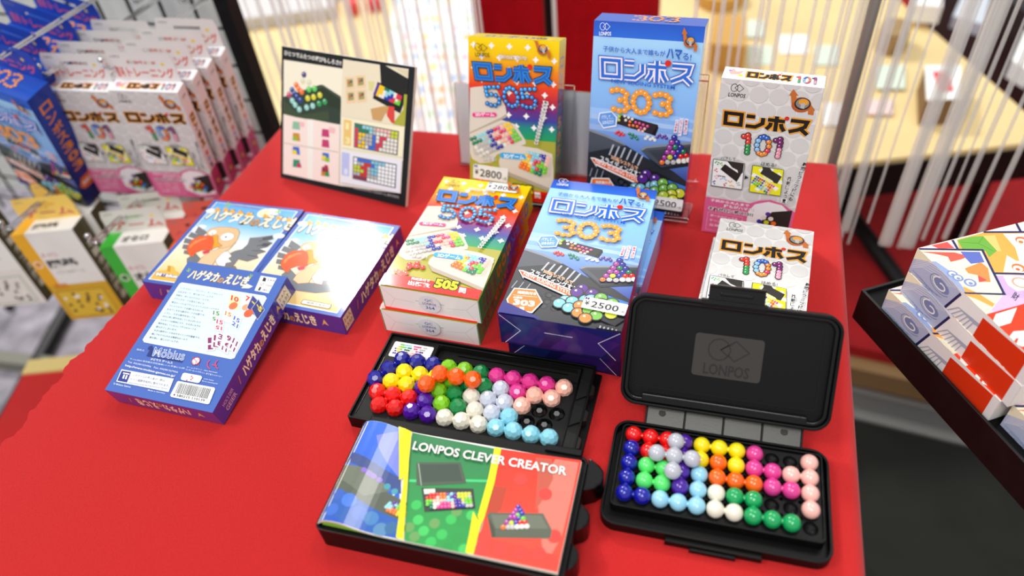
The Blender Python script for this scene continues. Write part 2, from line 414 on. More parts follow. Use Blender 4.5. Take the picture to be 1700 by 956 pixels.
def front505():
    ik = Ink(FR['F'](*W5), W5[:2], [(375, 32), (832, 75), (555, 688), (33, 600)]); ik.grad(GRAD5)
    for row in range(8):
        for col in range(5):
            u = .1+.2*col+(.05 if row % 2 else -.04); v = .955-.068*row
            if v > .43: star4(ik, (u*W5[0]/1, v*W5[1]/1), 2.6, '#f6f0ea') if False else ik.raw([(u*W5[0]+(3.3 if k % 2 == 0 else 1.75)/1000*math.cos(k*math.pi/4), v*W5[1]+(3.3 if k % 2 == 0 else 1.75)/1000*math.sin(k*math.pi/4)) for k in range(8)], hexc('#f8f2ee'))
    beige, bs, bd = '#dccfc0', '#cdbfae', '#b5a592'
    ik.poly([(290, 186), (395, 185), (430, 205), (447, 262), (440, 290), (405, 300), (180, 345), (215, 300)], beige)
    ik.poly([(405, 298), (440, 288), (436, 300), (190, 350), (182, 343)], bd)
    ik.poly([(170, 350), (400, 308), (470, 330), (500, 395), (495, 410), (300, 440), (250, 470), (175, 468), (140, 445), (145, 400)], beige)
    ik.poly([(185, 368), (395, 318), (450, 325), (482, 392), (330, 425), (230, 440), (160, 430)], bs)
    q2 = [(172, 362), (440, 316), (486, 390), (190, 446)]
    g = rows('GGbbbBBrkpyy GGGbxBpprkyy wxxxbBrrppyg wwxxBBwppkgg wwwxxBBwprgg')
    quadgrid(ik, q2, 12, 5, lambda i, j: PAL.get(g[j][i]), 2.15)
    capsule(ik, (246, 278), (384, 287), 2.1, '#e8388a'); ik.text('2Dゲーム', (262, 284), (368, 292), (266, 271), '#ffffff', bold=.02)
    ik.poly([(365, 412), (400, 402), (560, 432), (640, 462), (620, 530), (578, 636), (500, 595), (320, 520), (290, 490), (300, 465)], beige)
    ik.poly([(290, 490), (320, 512), (500, 585), (585, 622), (578, 640), (490, 602), (310, 530)], bd)
    ik.poly([(465, 445), (640, 478), (590, 560), (525, 560), (405, 508)], bs)
    g = rows('bbcbBBp yoccxBp bycrrgp yywrggg ooycrGg ooogGG.')
    quadgrid(ik, [(495, 440), (622, 470), (552, 562), (405, 500)], 7, 6, lambda i, j: PAL.get(g[j][i]), 2.5)
    capsule(ik, (320, 442), (472, 462), 2.9, '#38a8e0'); ik.text('3Dゲーム', (338, 456), (458, 472), (344, 436), '#ffffff', bold=.02)
    ik.text('バラして…', (170, 430), (262, 446), (176, 414), '#ffffff', out='#6a6050', ow=.04); ik.text('はめる!', (205, 456), (282, 468), (212, 440), '#ffffff', out='#6a6050', ow=.04)
    for x, y in ((195, 495), (213, 504), (235, 490), (232, 508), (262, 512), (190, 515)): ik.bead((x, y), 2.5, '#d8281e')
    for x, y in ((128, 532), (142, 542), (165, 538), (150, 560), (175, 545)): ik.bead((x, y), 2.5, '#f0503a')
    # bottom band
    cur = [(60, 540), (130, 552), (230, 565), (330, 590), (430, 610), (520, 625), (575, 636)]
    ik.poly(cur+[(555, 688), (33, 600)], '#e01c12')
    ik.text('問題集付き', (203, 578), (298, 592), (207, 565), '#ffffff', bold=.02); ik.text('出題数', (184, 606), (298, 624), (190, 582), '#ffffff', bold=.03)
    ik.text('505', (318, 620), (440, 640), (326, 570), '#f8e000', bold=.05, out='#1a1a10', ow=.12, shear=.08); ik.text('問', (450, 648), (486, 654), (456, 620), '#ffffff', bold=.03)
    ik.text('子供から大人まで誰もがハマる!', (500, 106), (640, 120), (503, 92), '#ffffff', bold=.02, out='#7a4010', ow=.06)
    brand_word(ik, [(352, 105), (762, 148), (742, 206), (335, 162)], [(.36, '#16284a'), (.26, '#2f86dc'), (.13, '#2464b8')])
    bead_number(ik, [(365, 184), (655, 214), (640, 278), (345, 248)], '505', 1.75, ['#2aa0f0', '#2f8ae0'], '#10224a')
    # falling strip of boxed characters
    for i, ch in enumerate('難関3Dピラミッドに挑戦!'):
        f = (i+.5)/13; x, y = 690-130*f, 256+158*f; s_ = 14-4*f
        ik.poly([(x-s_, y-s_*.6), (x+s_, y-s_*.2), (x+s_*.8, y+s_*.75), (x-s_*1.2, y+s_*.4)], '#e9e4e0'); ik.text(ch, (x-s_*.7, y+s_*.3), (x+s_*.5, y+s_*.45), (x-s_*.6, y-s_*.4), '#202020', bold=.02)
    maker_mark(ik, [(388, 50), (470, 58), (462, 98), (376, 90)], '#4a3a10', .5)
    head_icon(ik, (735, 90), 24)
    return ik
def sides505():
    r = Ink(FR['R'](*W5), (W5[2], W5[1])); r.grad([(0, '#0e8a48'), (.4, '#147a3c'), (.46, '#1a7a6a'), (.52, '#303a88'), (.58, '#5a2a6c'), (.66, '#a8243c'), (.76, '#d8401a'), (.86, '#e89a14'), (1, '#e8d000')])
    for a, b, c in ((.82, .9, '#204a90'), (.5, .78, '#204a90')): pass
    s = 'ロンポス505'
    for i, ch in enumerate(s):
        y = 140-i*14; r.text(ch, (6, y-11), (19, y-11), (6, y), '#2a62b0' if i < 4 else '#e87a1a', bold=.03)
    for i in range(5): r.text(['出題数', '505', '問', '問題集', '付き'][i], (4, 36-i*7), (22, 36-i*7), (4, 41-i*7), '#c07020' if i == 1 else '#b03050')
    lf = Ink(FR['L'](*W5), (W5[2], W5[1])); lf.grad([(0, '#0e8a48'), (.4, '#147a3c'), (.46, '#1a7a6a'), (.52, '#303a88'), (.58, '#5a2a6c'), (.66, '#a8243c'), (.76, '#d8401a'), (.86, '#e89a14'), (1, '#e8d000')])
    t = Ink(FR['T'](*W5), (W5[0], W5[2])); t.uvpoly([(0, 0), (1, 0), (1, 1), (0, 1)], '#f0d000'); t.text('ロンポス505', (14, 6), (74, 6), (14, 19), '#2a62b0', bold=.04)
    n = Ink(FR['N'](*W5), (W5[0], W5[2])); n.uvpoly([(0, 0), (1, 0), (1, 1), (0, 1)], '#f2efec')
    for a, b in (((1, 25), (12, 13)), ((12, 13), (5, 1)), ((87, 25), (76, 13)), ((76, 13), (83, 1)), ((12, 13), (30, 12)), ((76, 13), (58, 11))): n.stroke([a, b], .35, '#d0ccc8')
    n.stroke([(31, 14.6), (57, 14.6)], .5, '#aaa6a2'); n.poly([(.1, .2), (1, .2), (.8, 25.9), (.1, 25.9)], '#2a8a4a'); n.poly([(87.1, .2), (87.9, .2), (87.9, 25.9), (87.3, 25.9)], '#2a8a4a')
    return [r, lf, t, n]
def front303():
    ik = Ink(FR['F'](*W3), W3[:2], [(288, 38), (755, 85), (590, 725), (32, 650)])
    ik.grad([(0, '#20206a'), (.14, '#23267a'), (.2, '#3a4a9a'), (.4, '#6f95d8'), (.5, '#86b2ec'), (.7, '#8ec2f6'), (.9, '#a8d6fa'), (.925, '#a8d6fa'), (.9251, '#2f6fdc'), (1, '#2a5cc8')])
    for y0, y1, c in ((.53, .5, '#a8c8f0'), (.47, .45, '#9ab8e8'), (.56, .55, '#9cc6f6')): ik.uvpoly([(0, y0), (.9, y1), (1, y1-.01), (1, y1-.025), (0, y0-.03)], c)
    dk, md, lt = '#2c2e33', '#4c5058', '#868b94'
    ik.poly([(150, 350), (240, 378), (330, 415), (250, 455), (130, 470), (100, 440)], md); ik.poly([(150, 350), (240, 378), (330, 415), (322, 420), (235, 386), (146, 358)], lt)
    ik.poly([(96, 440), (330, 420), (420, 470), (560, 530), (650, 590), (640, 640), (610, 700), (560, 768), (420, 742), (300, 715), (200, 660), (75, 605), (60, 590)], dk)
    for x, y in ((290, 440), (320, 446), (350, 455), (380, 468), (262, 432), (405, 480)): ik.poly([(x, y-18), (x+8, y-16), (x-26, y+22), (x-34, y+20)], '#b9bdc6')
    for x, y in ((120, 500), (150, 505), (180, 512), (130, 535)): ik.poly([(x, y), (x+4, y+1), (x-22, y+34), (x-26, y+32)], '#9da1aa')
    for x, y in ((220, 575), (255, 590), (240, 610), (285, 575), (290, 620), (205, 560), (180, 545), (265, 560), (310, 590)): ik.circ((x, y), 3.4, '#17181b', 8); ik.circ((x+3, y+4), 2.2, '#3a3c42', 6)
    ik.poly([(402, 440), (432, 428), (672, 424), (655, 500), (500, 512)], md); ik.poly([(402, 440), (432, 428), (672, 424), (670, 432), (436, 436), (412, 444)], lt); ik.poly([(440, 445), (664, 440), (652, 492), (505, 500)], '#3d4046')
    ik.poly([(404, 444), (500, 512), (655, 500), (652, 514), (498, 524)], '#26282c')
    # small case
    ik.poly([(302, 342), (330, 312), (508, 356), (488, 390), (470, 388)], '#26272b'); ik.poly([(470, 388), (508, 356), (510, 366), (490, 394)], '#111')
    for i in range(4):
        for j, (x, y) in enumerate(((325+9, 320), (320, 332))): pass
    for k, (x, y, c) in enumerate([(322, 318, 'Y'), (318, 330, 'Y'), (332, 312, 'g'), (350, 318, 'w'), (368, 324, 'w'), (385, 330, 'w'), (352, 332, 'w'), (372, 338, 'o'), (366, 350, 'o'), (385, 352, 'o'), (400, 342, 'k'), (418, 346, 'k'), (404, 356, 'o'), (436, 352, 'k'), (422, 362, 'k'), (440, 366, 'p'), (456, 358, 'k'), (410, 370, 'p'), (428, 374, 'p')]): ik.bead((x, y), 1.35, PAL[c])
    for c, ps in (('R', [(293, 374), (305, 370), (308, 382), (320, 376), (328, 382)]), ('G', [(360, 380), (375, 384), (368, 394), (388, 392), (396, 400)]), ('w', [(438, 400), (450, 394), (462, 404), (475, 400), (484, 408)]), ('P', [(500, 398), (512, 392), (524, 400), (538, 396), (545, 404)])):
        for p in ps: ik.bead(p, 1.5, PAL[c])
    ik.poly([(585, 392), (660, 498), (495, 505)], '#2a2350')
    pyr = [[(585, 404, 'B')], [(570, 420, 'm'), (597, 422, 'B')], [(556, 438, 'm'), (585, 438, 'G'), (611, 440, 'B')], [(542, 455, 'm'), (570, 457, 'm'), (598, 457, 'B'), (625, 457, 'G')], [(524, 474, 'm'), (553, 474, 'Y'), (583, 474, 'B'), (610, 474, 'R'), (638, 472, 'R')], [(508, 492, 'o'), (538, 492, 'x'), (568, 494, 'x'), (597, 491, 'w'), (624, 491, 'w'), (648, 489, 'w')]]
    for r_ in pyr:
        for x, y, c in r_: ik.bead((x, y), 2.35, PAL[c], '#301838' if c != 'w' else '#777')
    # light blue flag and its words
    ik.poly([(213, 325), (228, 300), (292, 298), (312, 320), (300, 350), (232, 354)], '#ffffff'); ik.poly([(217, 325), (231, 303), (290, 301), (307, 320), (297, 346), (234, 350)], '#5f9ae2')
    ik.text('バラして…', (232, 322), (290, 324), (235, 308), '#ffffff', bold=.01); ik.text('はめるだけ', (232, 340), (290, 340), (234, 327), '#ffffff', bold=.01)
    for k, (t, x0, y0, x1, y1) in enumerate((('難関3D', 652, 345, 640, 392), ('ピラミッド', 630, 342, 612, 396), ('に挑戦!', 608, 345, 592, 384))):
        ik.poly([(x0-9, y0-3), (x0+9, y0-2), (x1+8, y1+3), (x1-9, y1+2)], '#e9e6f4'); ik.vtext(t, (x0, y0), (x1, y1), (6, .7), '#c0283c', bold=.02)
    # arrow
    ik.poly([(128, 456), (150, 458), (380, 545), (378, 536), (417, 592), (352, 594), (362, 578), (150, 488), (150, 497)], '#ffffff')
    a, b = np.array(hexc('#e84a1c')), np.array(hexc('#f6b030')); pu, pv = ik.P((140, 470))[0], ik.P((400, 580))[0]
    ik.poly([(133, 459), (152, 464), (382, 551), (382, 545), (411, 589), (360, 590), (367, 573), (150, 482), (150, 488)], lambda u, v: tuple(a+(b-a)*max(0, 1-abs((u-pu)/(pv-pu)*2-1))))
    ik.text('NEW SLIDING SYSTEM', (150, 478), (382, 572), (154, 464), '#ffffff', bold=.01)
    ik.text('303新システムで', (240, 467), (372, 520), (245, 450), '#f08a28', bold=.01, out='#fff6e8', ow=.04)
    ik.text('スライディングする!', (178, 472), (398, 557), (186, 448), '#ffffff', bold=.02, out='#141414', ow=.06)
    # orange hexagon
    ik.poly([(108, 538), (206, 543), (238, 600), (190, 650), (88, 636), (73, 590)], '#ffffff'); ik.poly([(111, 542), (203, 547), (232, 600), (187, 645), (91, 632), (79, 591)], '#ee7a1e')
    ik.text('問題集付き', (124, 564), (208, 570), (126, 551), '#ffffff', bold=.02); ik.stroke([(105, 570), (212, 578)], .3, '#ffffff')
    ik.text('出題数', (104, 585), (146, 588), (106, 575), '#ffffff', bold=.01); ik.text('303', (102, 614), (200, 622), (108, 588), '#ffffff', bold=.04); ik.text('問', (132, 638), (152, 640), (134, 622), '#ffffff', bold=.03)
    # big beads
    ik.poly([(400, 520), (470, 528), (640, 605), (620, 660), (560, 700), (440, 650), (300, 620), (285, 600), (350, 585)], '#1f2023')
    ik.poly([(480, 548), (640, 600), (634, 628), (470, 560)], '#3a7ad0')
    for x, y, c in ((415, 535, 'P'), (460, 556, 'P'), (392, 552, 'P'), (340, 588, 'c'), (372, 592, 'c'), (313, 603, 'c'), (355, 622, 'c'), (430, 585, 'c'), (455, 582, 'c'), (500, 575, '#78b84a'), (405, 612, '#e0883a'), (397, 644, '#e0883a'), (450, 607, '#78b84a'), (502, 600, '#78b84a'), (550, 598, '#78b84a'), (445, 632, '#78b84a'), (588, 622, '#cfd23a'), (542, 624, '#cfd23a'), (495, 628, '#b8cc3a'), (545, 648, '#cfd23a'), (478, 655, '#78b84a'), (430, 668, '#e0883a')):
        ik.bead((x, y), 4.6, PAL.get(c, c), '#26281f')
    # silver flash near the corner, indigo foot
    ik.poly([(75, 605), (200, 660), (300, 715), (420, 742), (540, 766), (32, 700), (32, 650), (55, 600)], '#25257e')
    ik.poly([(480, 690), (545, 700), (600, 712), (560, 768), (470, 735)], '#2c2c30')
    for x, y in ((495, 700), (512, 705), (530, 708), (548, 712), (565, 716)): ik.poly([(x, y), (x+6, y+1), (x-4, y+30), (x-9, y+28)], '#b0b2b8')
    ik.poly([(470, 712), (515, 718), (528, 748), (505, 738)], '#d8dade')
    brand_word(ik, [(283, 130), (702, 178), (690, 238), (265, 194)], [(.37, '#3a6cc8'), (.28, '#f4ecf6'), (.14, '#2f6cd2')])
    ik.text('NEW SLIDING SYSTEM', (317, 208), (608, 246), (320, 197), '#2a6ad0', bold=.02)
    ik.text('子供から大人まで誰もが', (305, 118), (578, 150), (309, 103), '#2a62c0', bold=.01); ik.text('ハマ', (580, 156), (648, 164), (588, 128), '#2a62c0', bold=.04); ik.text('る!', (652, 163), (690, 168), (656, 145), '#2a62c0', bold=.01)
    bead_number(ik, [(300, 226), (605, 264), (586, 326), (285, 292)], '303', 2.35, ['#f7a02e'], '#f59426', ring=1.2)
    maker_mark(ik, [(308, 42), (364, 47), (358, 80), (296, 75)], '#ffffff', .35)
    head_icon(ik, (685, 116), 21)
    return ik
def sides303():
    G = [(0, '#20185a'), (.15, '#221f68'), (.35, '#33489a'), (.55, '#6f9fe0'), (.8, '#9accf6'), (.9, '#7aa8e8'), (.91, '#2a5cc8'), (1, '#2450b4')]  # light blue stretch mixes print colour with painted-in reflections
    r = Ink(FR['R'](*W3), (W3[2], W3[1])); r.grad(G)
    lf = Ink(FR['L'](*W3), (W3[2], W3[1])); lf.grad(G)
    t = Ink(FR['T'](*W3), (W3[0], W3[2])); t.uvpoly([(0, 0), (1, 0), (1, 1), (0, 1)], '#2450b4'); bead_number(t, [(30, 28), (72, 28), (72, 10), (30, 10)], '303', 1.5, ['#f7a02e'], '#f59426', ring=1.2)
    n = Ink(FR['N'](*W3), (W3[0], W3[2])); n.grad([(0, '#1a1848'), (1, '#20206a')])
    n.poly([(40, 2), (80, 2), (94, 20), (60, 30)], '#35206a'); n.poly([(5, 2), (30, 2), (40, 20), (18, 30)], '#1a2a6a')
    for s_ in (lambda x: x, lambda x: 94.5-x):
        n.stroke([(s_(.8), 31.6), (s_(17), 17), (s_(3.5), .6)], .5, '#e4e2ee')
    n.stroke([(36, 19), (58, 19)], .8, '#c9c7d8'); n.text('LONPOS 303', (42, 18.4), (53, 18.4), (42, 19.8), '#3a4a9a')
    return [r, lf, t, n]
def rack303_side():
    r = Ink(FR['R'](*W3), (W3[2], W3[1])); r.grad([(0, '#1c1a5c'), (.4, '#1c2f86'), (.8, '#2344a8'), (1, '#1c3a9c')])
    for i, ch in enumerate('ロンポス303'): r.text(ch, (8, 146-i*15), (24, 146-i*15), (8, 158-i*15), '#e88a3a', bold=.03)
    r.poly([(8, 26), (22, 24), (29, 33), (23, 43), (9, 43), (3, 34)], '#e8702a'); r.text('303', (8, 31), (24, 31), (8, 37), '#ffffff', bold=.03)
    return r
def front101():
    ik = Ink(FR['F'](*W1), W1[:2], [(164, 134), (745, 195), (536, 1077), (50, 996)]); ik.uvpoly([(0, 0), (1, 0), (1, 1), (0, 1)], '#e9e6e3')
    for j in range(12):
        for i in range(6):
            u, v = (i+.5*(j % 2))*15.6/1000, (j*14+6)/1000; ik.raw([(u+.0073*math.cos(k*.524), v+.0073*math.sin(k*.524)) for k in range(12)], hexc('#d8d5d2'))
    maker_mark(ik, [(212, 163), (300, 172), (306, 250), (192, 238)], '#1a1a1a', .45)
    head_icon(ik, (610, 282), 48)
    brand_word(ik, [(176, 318), (672, 374), (655, 462), (168, 400)], [(.42, '#f0a01e'), (.24, '#121212')])
    bead_number(ik, [(270, 450), (545, 484), (522, 582), (262, 552)], '101', 2.1, [['#e03a24', '#e03a24', '#2a9a4a', '#2a9a4a'], ['#f08a2a', '#2f62c8', '#2f62c8', '#8ec2f2', '#8ec2f2', '#f08a2a', '#f08a2a', '#e8305a'], ['#7a1e6a', '#7a1e6a', '#f09ab0', '#f09ab0']], '#141414', ring=1.3)
    ik.text('バラして…', (160, 592), (266, 604), (163, 575), '#3a3a3a', bold=.01); ik.text('はめる!', (388, 628), (472, 638), (391, 608), '#3a3a3a', bold=.01)
    ik.poly([(298, 684), (318, 698), (294, 708)], '#222')
    ik.poly([(118, 590), (297, 617), (281, 768), (103, 744)], '#3a3a3a'); ik.poly([(121, 594), (293, 620), (278, 763), (107, 740)], '#f7f6f4')
    ik.poly([(196, 603), (291, 619), (286, 668), (262, 690), (255, 655), (225, 640)], '#2a2624')
    ik.poly([(158, 650), (183, 620), (274, 682), (250, 722)], '#1d1a19')
    for i in range(1, 6): ik.stroke([(158+25*i/6+ 12, 650-30*i/6-2), (250+24*i/6-10, 722-40*i/6-6)], .12, '#4a4644')
    for c, ps in (('#2a9a4a', [(130, 612), (137, 606), (143, 622), (148, 612)]), ('#7ac048', [(158, 618), (166, 614), (168, 626)]), ('#d83a2a', [(128, 655), (136, 648), (138, 662)]), ('#e89ab0', [(128, 690), (138, 684), (146, 690), (136, 700)]), ('#6a2a5a', [(150, 686), (160, 688), (172, 690), (182, 692)]),
                  ('#8ab8e8', [(160, 705), (170, 700), (182, 702), (190, 710)]), ('#e8a82a', [(205, 715), (214, 722), (222, 716)]), ('#d8304a', [(180, 734), (190, 728), (182, 742)]), ('#f0c820', [(212, 742), (222, 740), (232, 746)]), ('#b0b0b0', [(252, 728), (262, 726), (258, 738), (268, 738)]), ('#2a3a9a', [(118, 720), (126, 716), (124, 730)])):
        for p in ps: ik.circ(p, .75, c, 7)
    ik.poly([(340, 624), (519, 652), (499, 802), (319, 777)], '#5a5a3a'); ik.poly([(344, 628), (515, 654), (496, 798), (323, 774)], '#f4ee10')
    cx, cy = 420, 712
    for a in range(0, 360, 40):
        p1, p2 = math.radians(a), math.radians(a+18)
        far = lambda t: (cx+min(95, 90/max(abs(math.cos(t)), .01))*math.cos(t)*.98, cy+min(80, 78/max(abs(math.sin(t)), .01))*math.sin(t)*.9)
        ik.poly([(cx, cy), far(p1), far(p2)], '#fbfaf4')
    ik.poly([(395, 634), (440, 642), (448, 656), (506, 690), (480, 730), (462, 726), (452, 712), (384, 672), (398, 650)], '#2a2624')
    g = rows('BBRRPyyokk BnRgPwyorp BgggPcwcrp nggGccwGGp')
    quadgrid(ik, [(362, 682), (470, 742), (430, 796), (330, 724)], 10, 4, lambda i, j: PAL.get(g[j][i]), None, cell=.8)
    ik.vtext('難問ピラミッドにも', (640, 608), (552, 826), (12, 2), '#1c1c1c', bold=.03, out='#ffffff', ow=.09); ik.vtext('挑戦しよう!', (552, 688), (516, 838), (11, 2), '#1c1c1c', bold=.03, out='#ffffff', ow=.09)
    # pink foot
    f = lambda u, v: (u*W1[0], v*W1[1])
    ik.raw([f(0, 0), f(1, 0), f(1, .24), f(.85, .285), f(.72, .3), (.6*W1[0], .285*W1[1]), f(.5, .255), f(0, .255)], hexc('#df6496'))
    ik.raw([f(.5+.0, .2), f(.56, .255), f(.7, .285), f(.85, .275), f(.97, .22), f(.97, .05), f(.7, .02), f(.5, .08)], hexc('#f3eef0'))
    ik.raw([f(.76, .22), f(.97, .25), f(.97, .09), f(.84, .05), f(.6, .1)], hexc('#2a2624'))
    for i, (u, v, c) in enumerate([(.72, .2, 'P'), (.68, .17, 'w'), (.76, .17, 'w'), (.64, .14, 'B'), (.72, .14, 'Y'), (.8, .14, 'o'), (.6, .11, 'o'), (.68, .11, 'o'), (.76, .11, 'R'), (.84, .11, 'n'), (.64, .08, 'G'), (.72, .08, 'g'), (.8, .08, 'c')]):
        x, y = f(u, v); ik.raw([(x+.0024*math.cos(k*.785), y+.0024*math.sin(k*.785)) for k in range(8)], hexc(PAL[c]))
    H = ik.H; ik.H = None; w, l = W1[0]*1000, W1[1]*1000
    ik.text('子供から大人まで', (.06*w, .228*l), (.5*w, .228*l), (.06*w, .248*l), '#ffffff', bold=.02); ik.text('誰もがハマる!', (.22*w, .2*l), (.56*w, .2*l), (.22*w, .223*l), '#ffffff', bold=.03, out='#8a2a52', ow=.06)
    ik.text('それがロンポス101!', (.05*w, .165*l), (.56*w, .165*l), (.05*w, .192*l), '#1c1c1c', bold=.04, out='#ffffff', ow=.12)
    ik.stroke([(.05*w, .15*l), (.45*w, .15*l), (.45*w, .02*l), (.05*w, .02*l)], .3, '#f6c8da', closed=True)
    for i, t in enumerate(('ボールのピースを', 'ケースにはめる', '立体パズル')): ik.text(t, (.08*w, (.12-.035*i)*l), (.4*w, (.12-.035*i)*l), (.08*w, (.138-.035*i)*l), '#ffffff')
    ik.H = H
    return ik
def sides101():
    t = Ink(FR['T'](*W1), (W1[0], W1[2])); t.uvpoly([(0, 0), (1, 0), (1, 1), (0, 1)], '#f4f2f4')
    t.poly([(4, 12), (7, 18), (10, 13), (16, 16), (13, 8), (6, 7)], '#e8a8a0'); t.circ((14, 7), 2, '#f2e020', 8); t.circ((5, 14), 1.6, '#9a8ae0', 8)
    w = (t.O, t.ex, t.ey); brand_word(t, [(19, 15), (53, 15), (53, 5), (19, 5)], [(.5, '#f0a01e'), (.26, '#141414')])
    bead_number(t, [(56, 15), (74, 15), (74, 5), (56, 5)], '101', .9, [['#e03a24', '#2a9a4a'], ['#f08a2a', '#2f62c8', '#8ec2f2', '#e8305a'], ['#7a1e6a', '#f09ab0']], '#5a5a5a')
    t.text('いつでもどこでも脳トレーニング', (28, 16.2), (58, 16.2), (28, 18), '#7a7a7a')
    r = Ink(FR['R'](*W1), (W1[2], W1[1])); r.uvpoly([(0, 0), (1, 0), (1, 1), (0, 1)], '#efd9d4'); r.uvpoly([(0, 0), (1, 0), (1, .26), (0, .26)], '#c0306a')
    for i, ch in enumerate('ロンポス'): r.text(ch, (5.5, 112-i*12.5), (14.5, 112-i*12.5), (5.5, 122-i*12.5), '#201a14', bold=.06, out='#f0a01e', ow=.16)
    for i, (ch, c) in enumerate((('1', '#e03a24'), ('0', '#2f62c8'), ('1', '#7a1e6a'))): r.text(ch, (7, 61-i*9), (13, 61-i*9), (7, 68-i*9), c, bold=.05)
    r.circ((10, 20), 6, '#7a1a40', 12); r.circ((10, 20), 3.6, '#e89a3a', 10); r.text('LONPOS', (5, 145), (15, 145), (5, 148), '#333')
    lf = Ink(FR['L'](*W1), (W1[2], W1[1])); lf.uvpoly([(0, 0), (1, 0), (1, 1), (0, 1)], '#f1eeee'); lf.uvpoly([(0, 0), (1, 0), (1, .26), (0, .26)], '#df6496')
    return [t, r, lf]
WB = (.1053, .1254, .0222)
BLUE, VIO = '#3f5fb4', '#46389a'
def game_title(ik, bl, br, tl, sc=1):
    """the game's name in cream letters with orange tips"""
    ik.text('ハゲタカ', bl, tuple(bl[i]+(br[i]-bl[i])*.5 for i in (0, 1)), tl, '#fff6d8', bold=.04, out='#7a5a30', ow=.085)
    g = lambda f: tuple(bl[i]+(br[i]-bl[i])*f for i in (0, 1)); d = (tl[0]-bl[0], tl[1]-bl[1])
    ik.text('の', g(.51), g(.6), tuple(g(.51)[i]+d[i]*.55 for i in (0, 1)), '#d8a468', bold=.03, out='#7a5a30', ow=.08)
    ik.text('えじき', g(.61), g(1), tuple(g(.61)[i]+d[i] for i in (0, 1)), '#fff6d8', bold=.04, out='#7a5a30', ow=.085)
def frontV():
    ik = Ink(FR['F'](*WB), WB[:2], [(669, 62), (1458, 152), (896, 911), (30, 780)])
    ik.uvpoly([(0, 0), (1, 0), (1, 1), (0, 1)], BLUE)
    f = lambda u, v: (u*WB[0], v*WB[1])
    ik.z += ik.dz*2
    ik.raw([f(.04, .03), f(.95, .03), f(.95, .975), f(.04, .975)], hexc('#eef0f0'))
    ik.z += ik.dz*2; sky = [(.04, '#e6bf6c'), (.2, '#f2dca8'), (.4, '#f3e8cc'), (.55, '#dfeef6'), (.72, '#86c4f0'), (.97, '#58aaea')]
    for (a, ca), (b, cb) in zip(sky, sky[1:]):
        A, B = np.array(hexc(ca)), np.array(hexc(cb)); ik.z -= ik.dz
        ik.raw([f(.05, a), f(.94, a), f(.94, b), f(.05, b)], lambda u, v, A=A, B=B, a=a, b=b: tuple(A+(B-A)*min(1, max(0, (v/WB[1]-a)/(b-a)))))
    ik.z += ik.dz
    for x, y, r in ((520, 320, 6), (560, 300, 5), (880, 450, 8), (940, 480, 7), (1240, 380, 6), (1180, 170, 9), (640, 160, 6)): ik.circ((x, y), r, '#f0f6fa', 12, r*.6)
    ik.circ((1105, 180), 7, '#f8efc8', 14)
    ik.poly([(110, 760), (150, 690), (250, 680), (255, 640), (310, 650), (330, 690), (380, 720), (370, 790)], '#e8b84a'); ik.poly([(250, 690), (262, 642), (285, 645), (280, 700)], '#c8962e')
    for x, y in ((790, 105), (1235, 165)):
        ik.stroke([(x, y+22), (x, y-24)], 1.6, '#8abc5a'); ik.stroke([(x-26, y-4), (x-24, y+8), (x, y+8)], 1.3, '#8abc5a'); ik.stroke([(x+28, y-8), (x+26, y+2), (x, y+2)], 1.3, '#8abc5a')
    OUT = '#8a5a28'
    def blob(pts, c, o=OUT):
        ik.stroke(pts, .9, o, closed=True); ik.poly(pts, c)
    # wing, tail feathers, body (a plain cartoon bird)
    for q in ([(500, 350), (530, 300), (605, 350), (560, 385)], [(440, 385), (465, 350), (545, 380), (520, 410)], [(400, 440), (415, 402), (490, 420), (470, 450)], [(388, 490), (398, 458), (450, 462), (440, 500)], [(400, 535), (408, 508), (450, 520), (450, 545)]): blob(q, '#707478')
    blob([(430, 580), (500, 535), (560, 600), (640, 640), (760, 650), (850, 650), (880, 700), (700, 720), (500, 700), (430, 640)], '#6d747c')
    blob([(700, 660), (760, 560), (850, 515), (915, 500), (965, 455), (985, 400), (1060, 395), (1178, 378), (1185, 410), (1130, 425), (1180, 445), (1130, 480), (1060, 495), (1120, 520), (1040, 545), (1055, 575), (960, 605), (880, 585), (830, 650)], '#77797e')
    for a, b in (((1060, 430), (1170, 395)), ((1040, 470), (1150, 450)), ((1000, 510), (1110, 515)), ((960, 550), (1040, 565))): ik.stroke([a, b], .8, '#3c4046')
    ik.poly([(1090, 400), (1178, 380), (1184, 408), (1100, 422)], '#4a4e54'); ik.poly([(1100, 445), (1178, 446), (1130, 478), (1080, 470)], '#4a4e54')
    blob([(680, 600), (700, 560), (730, 520), (790, 520), (820, 560), (790, 580), (820, 610), (770, 620), (760, 650), (700, 640)], '#f4f2ec')
    blob([(520, 620), (560, 570), (640, 520), (690, 500), (760, 470), (800, 430), (860, 440), (800, 500), (740, 530), (690, 580), (650, 640), (560, 650)], '#e8c294')
    blob([(600, 350), (640, 318), (700, 304), (800, 306), (870, 318), (892, 350), (868, 420), (820, 470), (740, 490), (660, 470), (620, 400)], '#e6bd8c')
    ik.circ((655, 352), 3.9, '#ffffff', 14, 3.4); ik.circ((652, 360), .9, '#222', 8); ik.circ((782, 390), 7.4, '#8a5a28', 18, 6.1); ik.circ((782, 390), 7.0, '#ffffff', 18, 5.7); ik.circ((770, 392), 1.3, '#1a1a1a', 8)
    blob([(655, 375), (700, 378), (700, 440), (735, 470), (690, 480), (640, 500)], '#f0a01e')
    ik.poly([(560, 520), (640, 500), (620, 530), (575, 545)], '#d8344a')
    blob([(470, 420), (540, 385), (620, 380), (656, 394), (662, 440), (645, 505), (560, 508), (500, 530), (485, 565), (455, 555), (430, 520), (430, 480)], '#ea561c')
    ik.poly([(450, 470), (500, 425), (580, 400), (620, 402), (560, 420), (490, 455), (455, 495)], '#f48a4a')
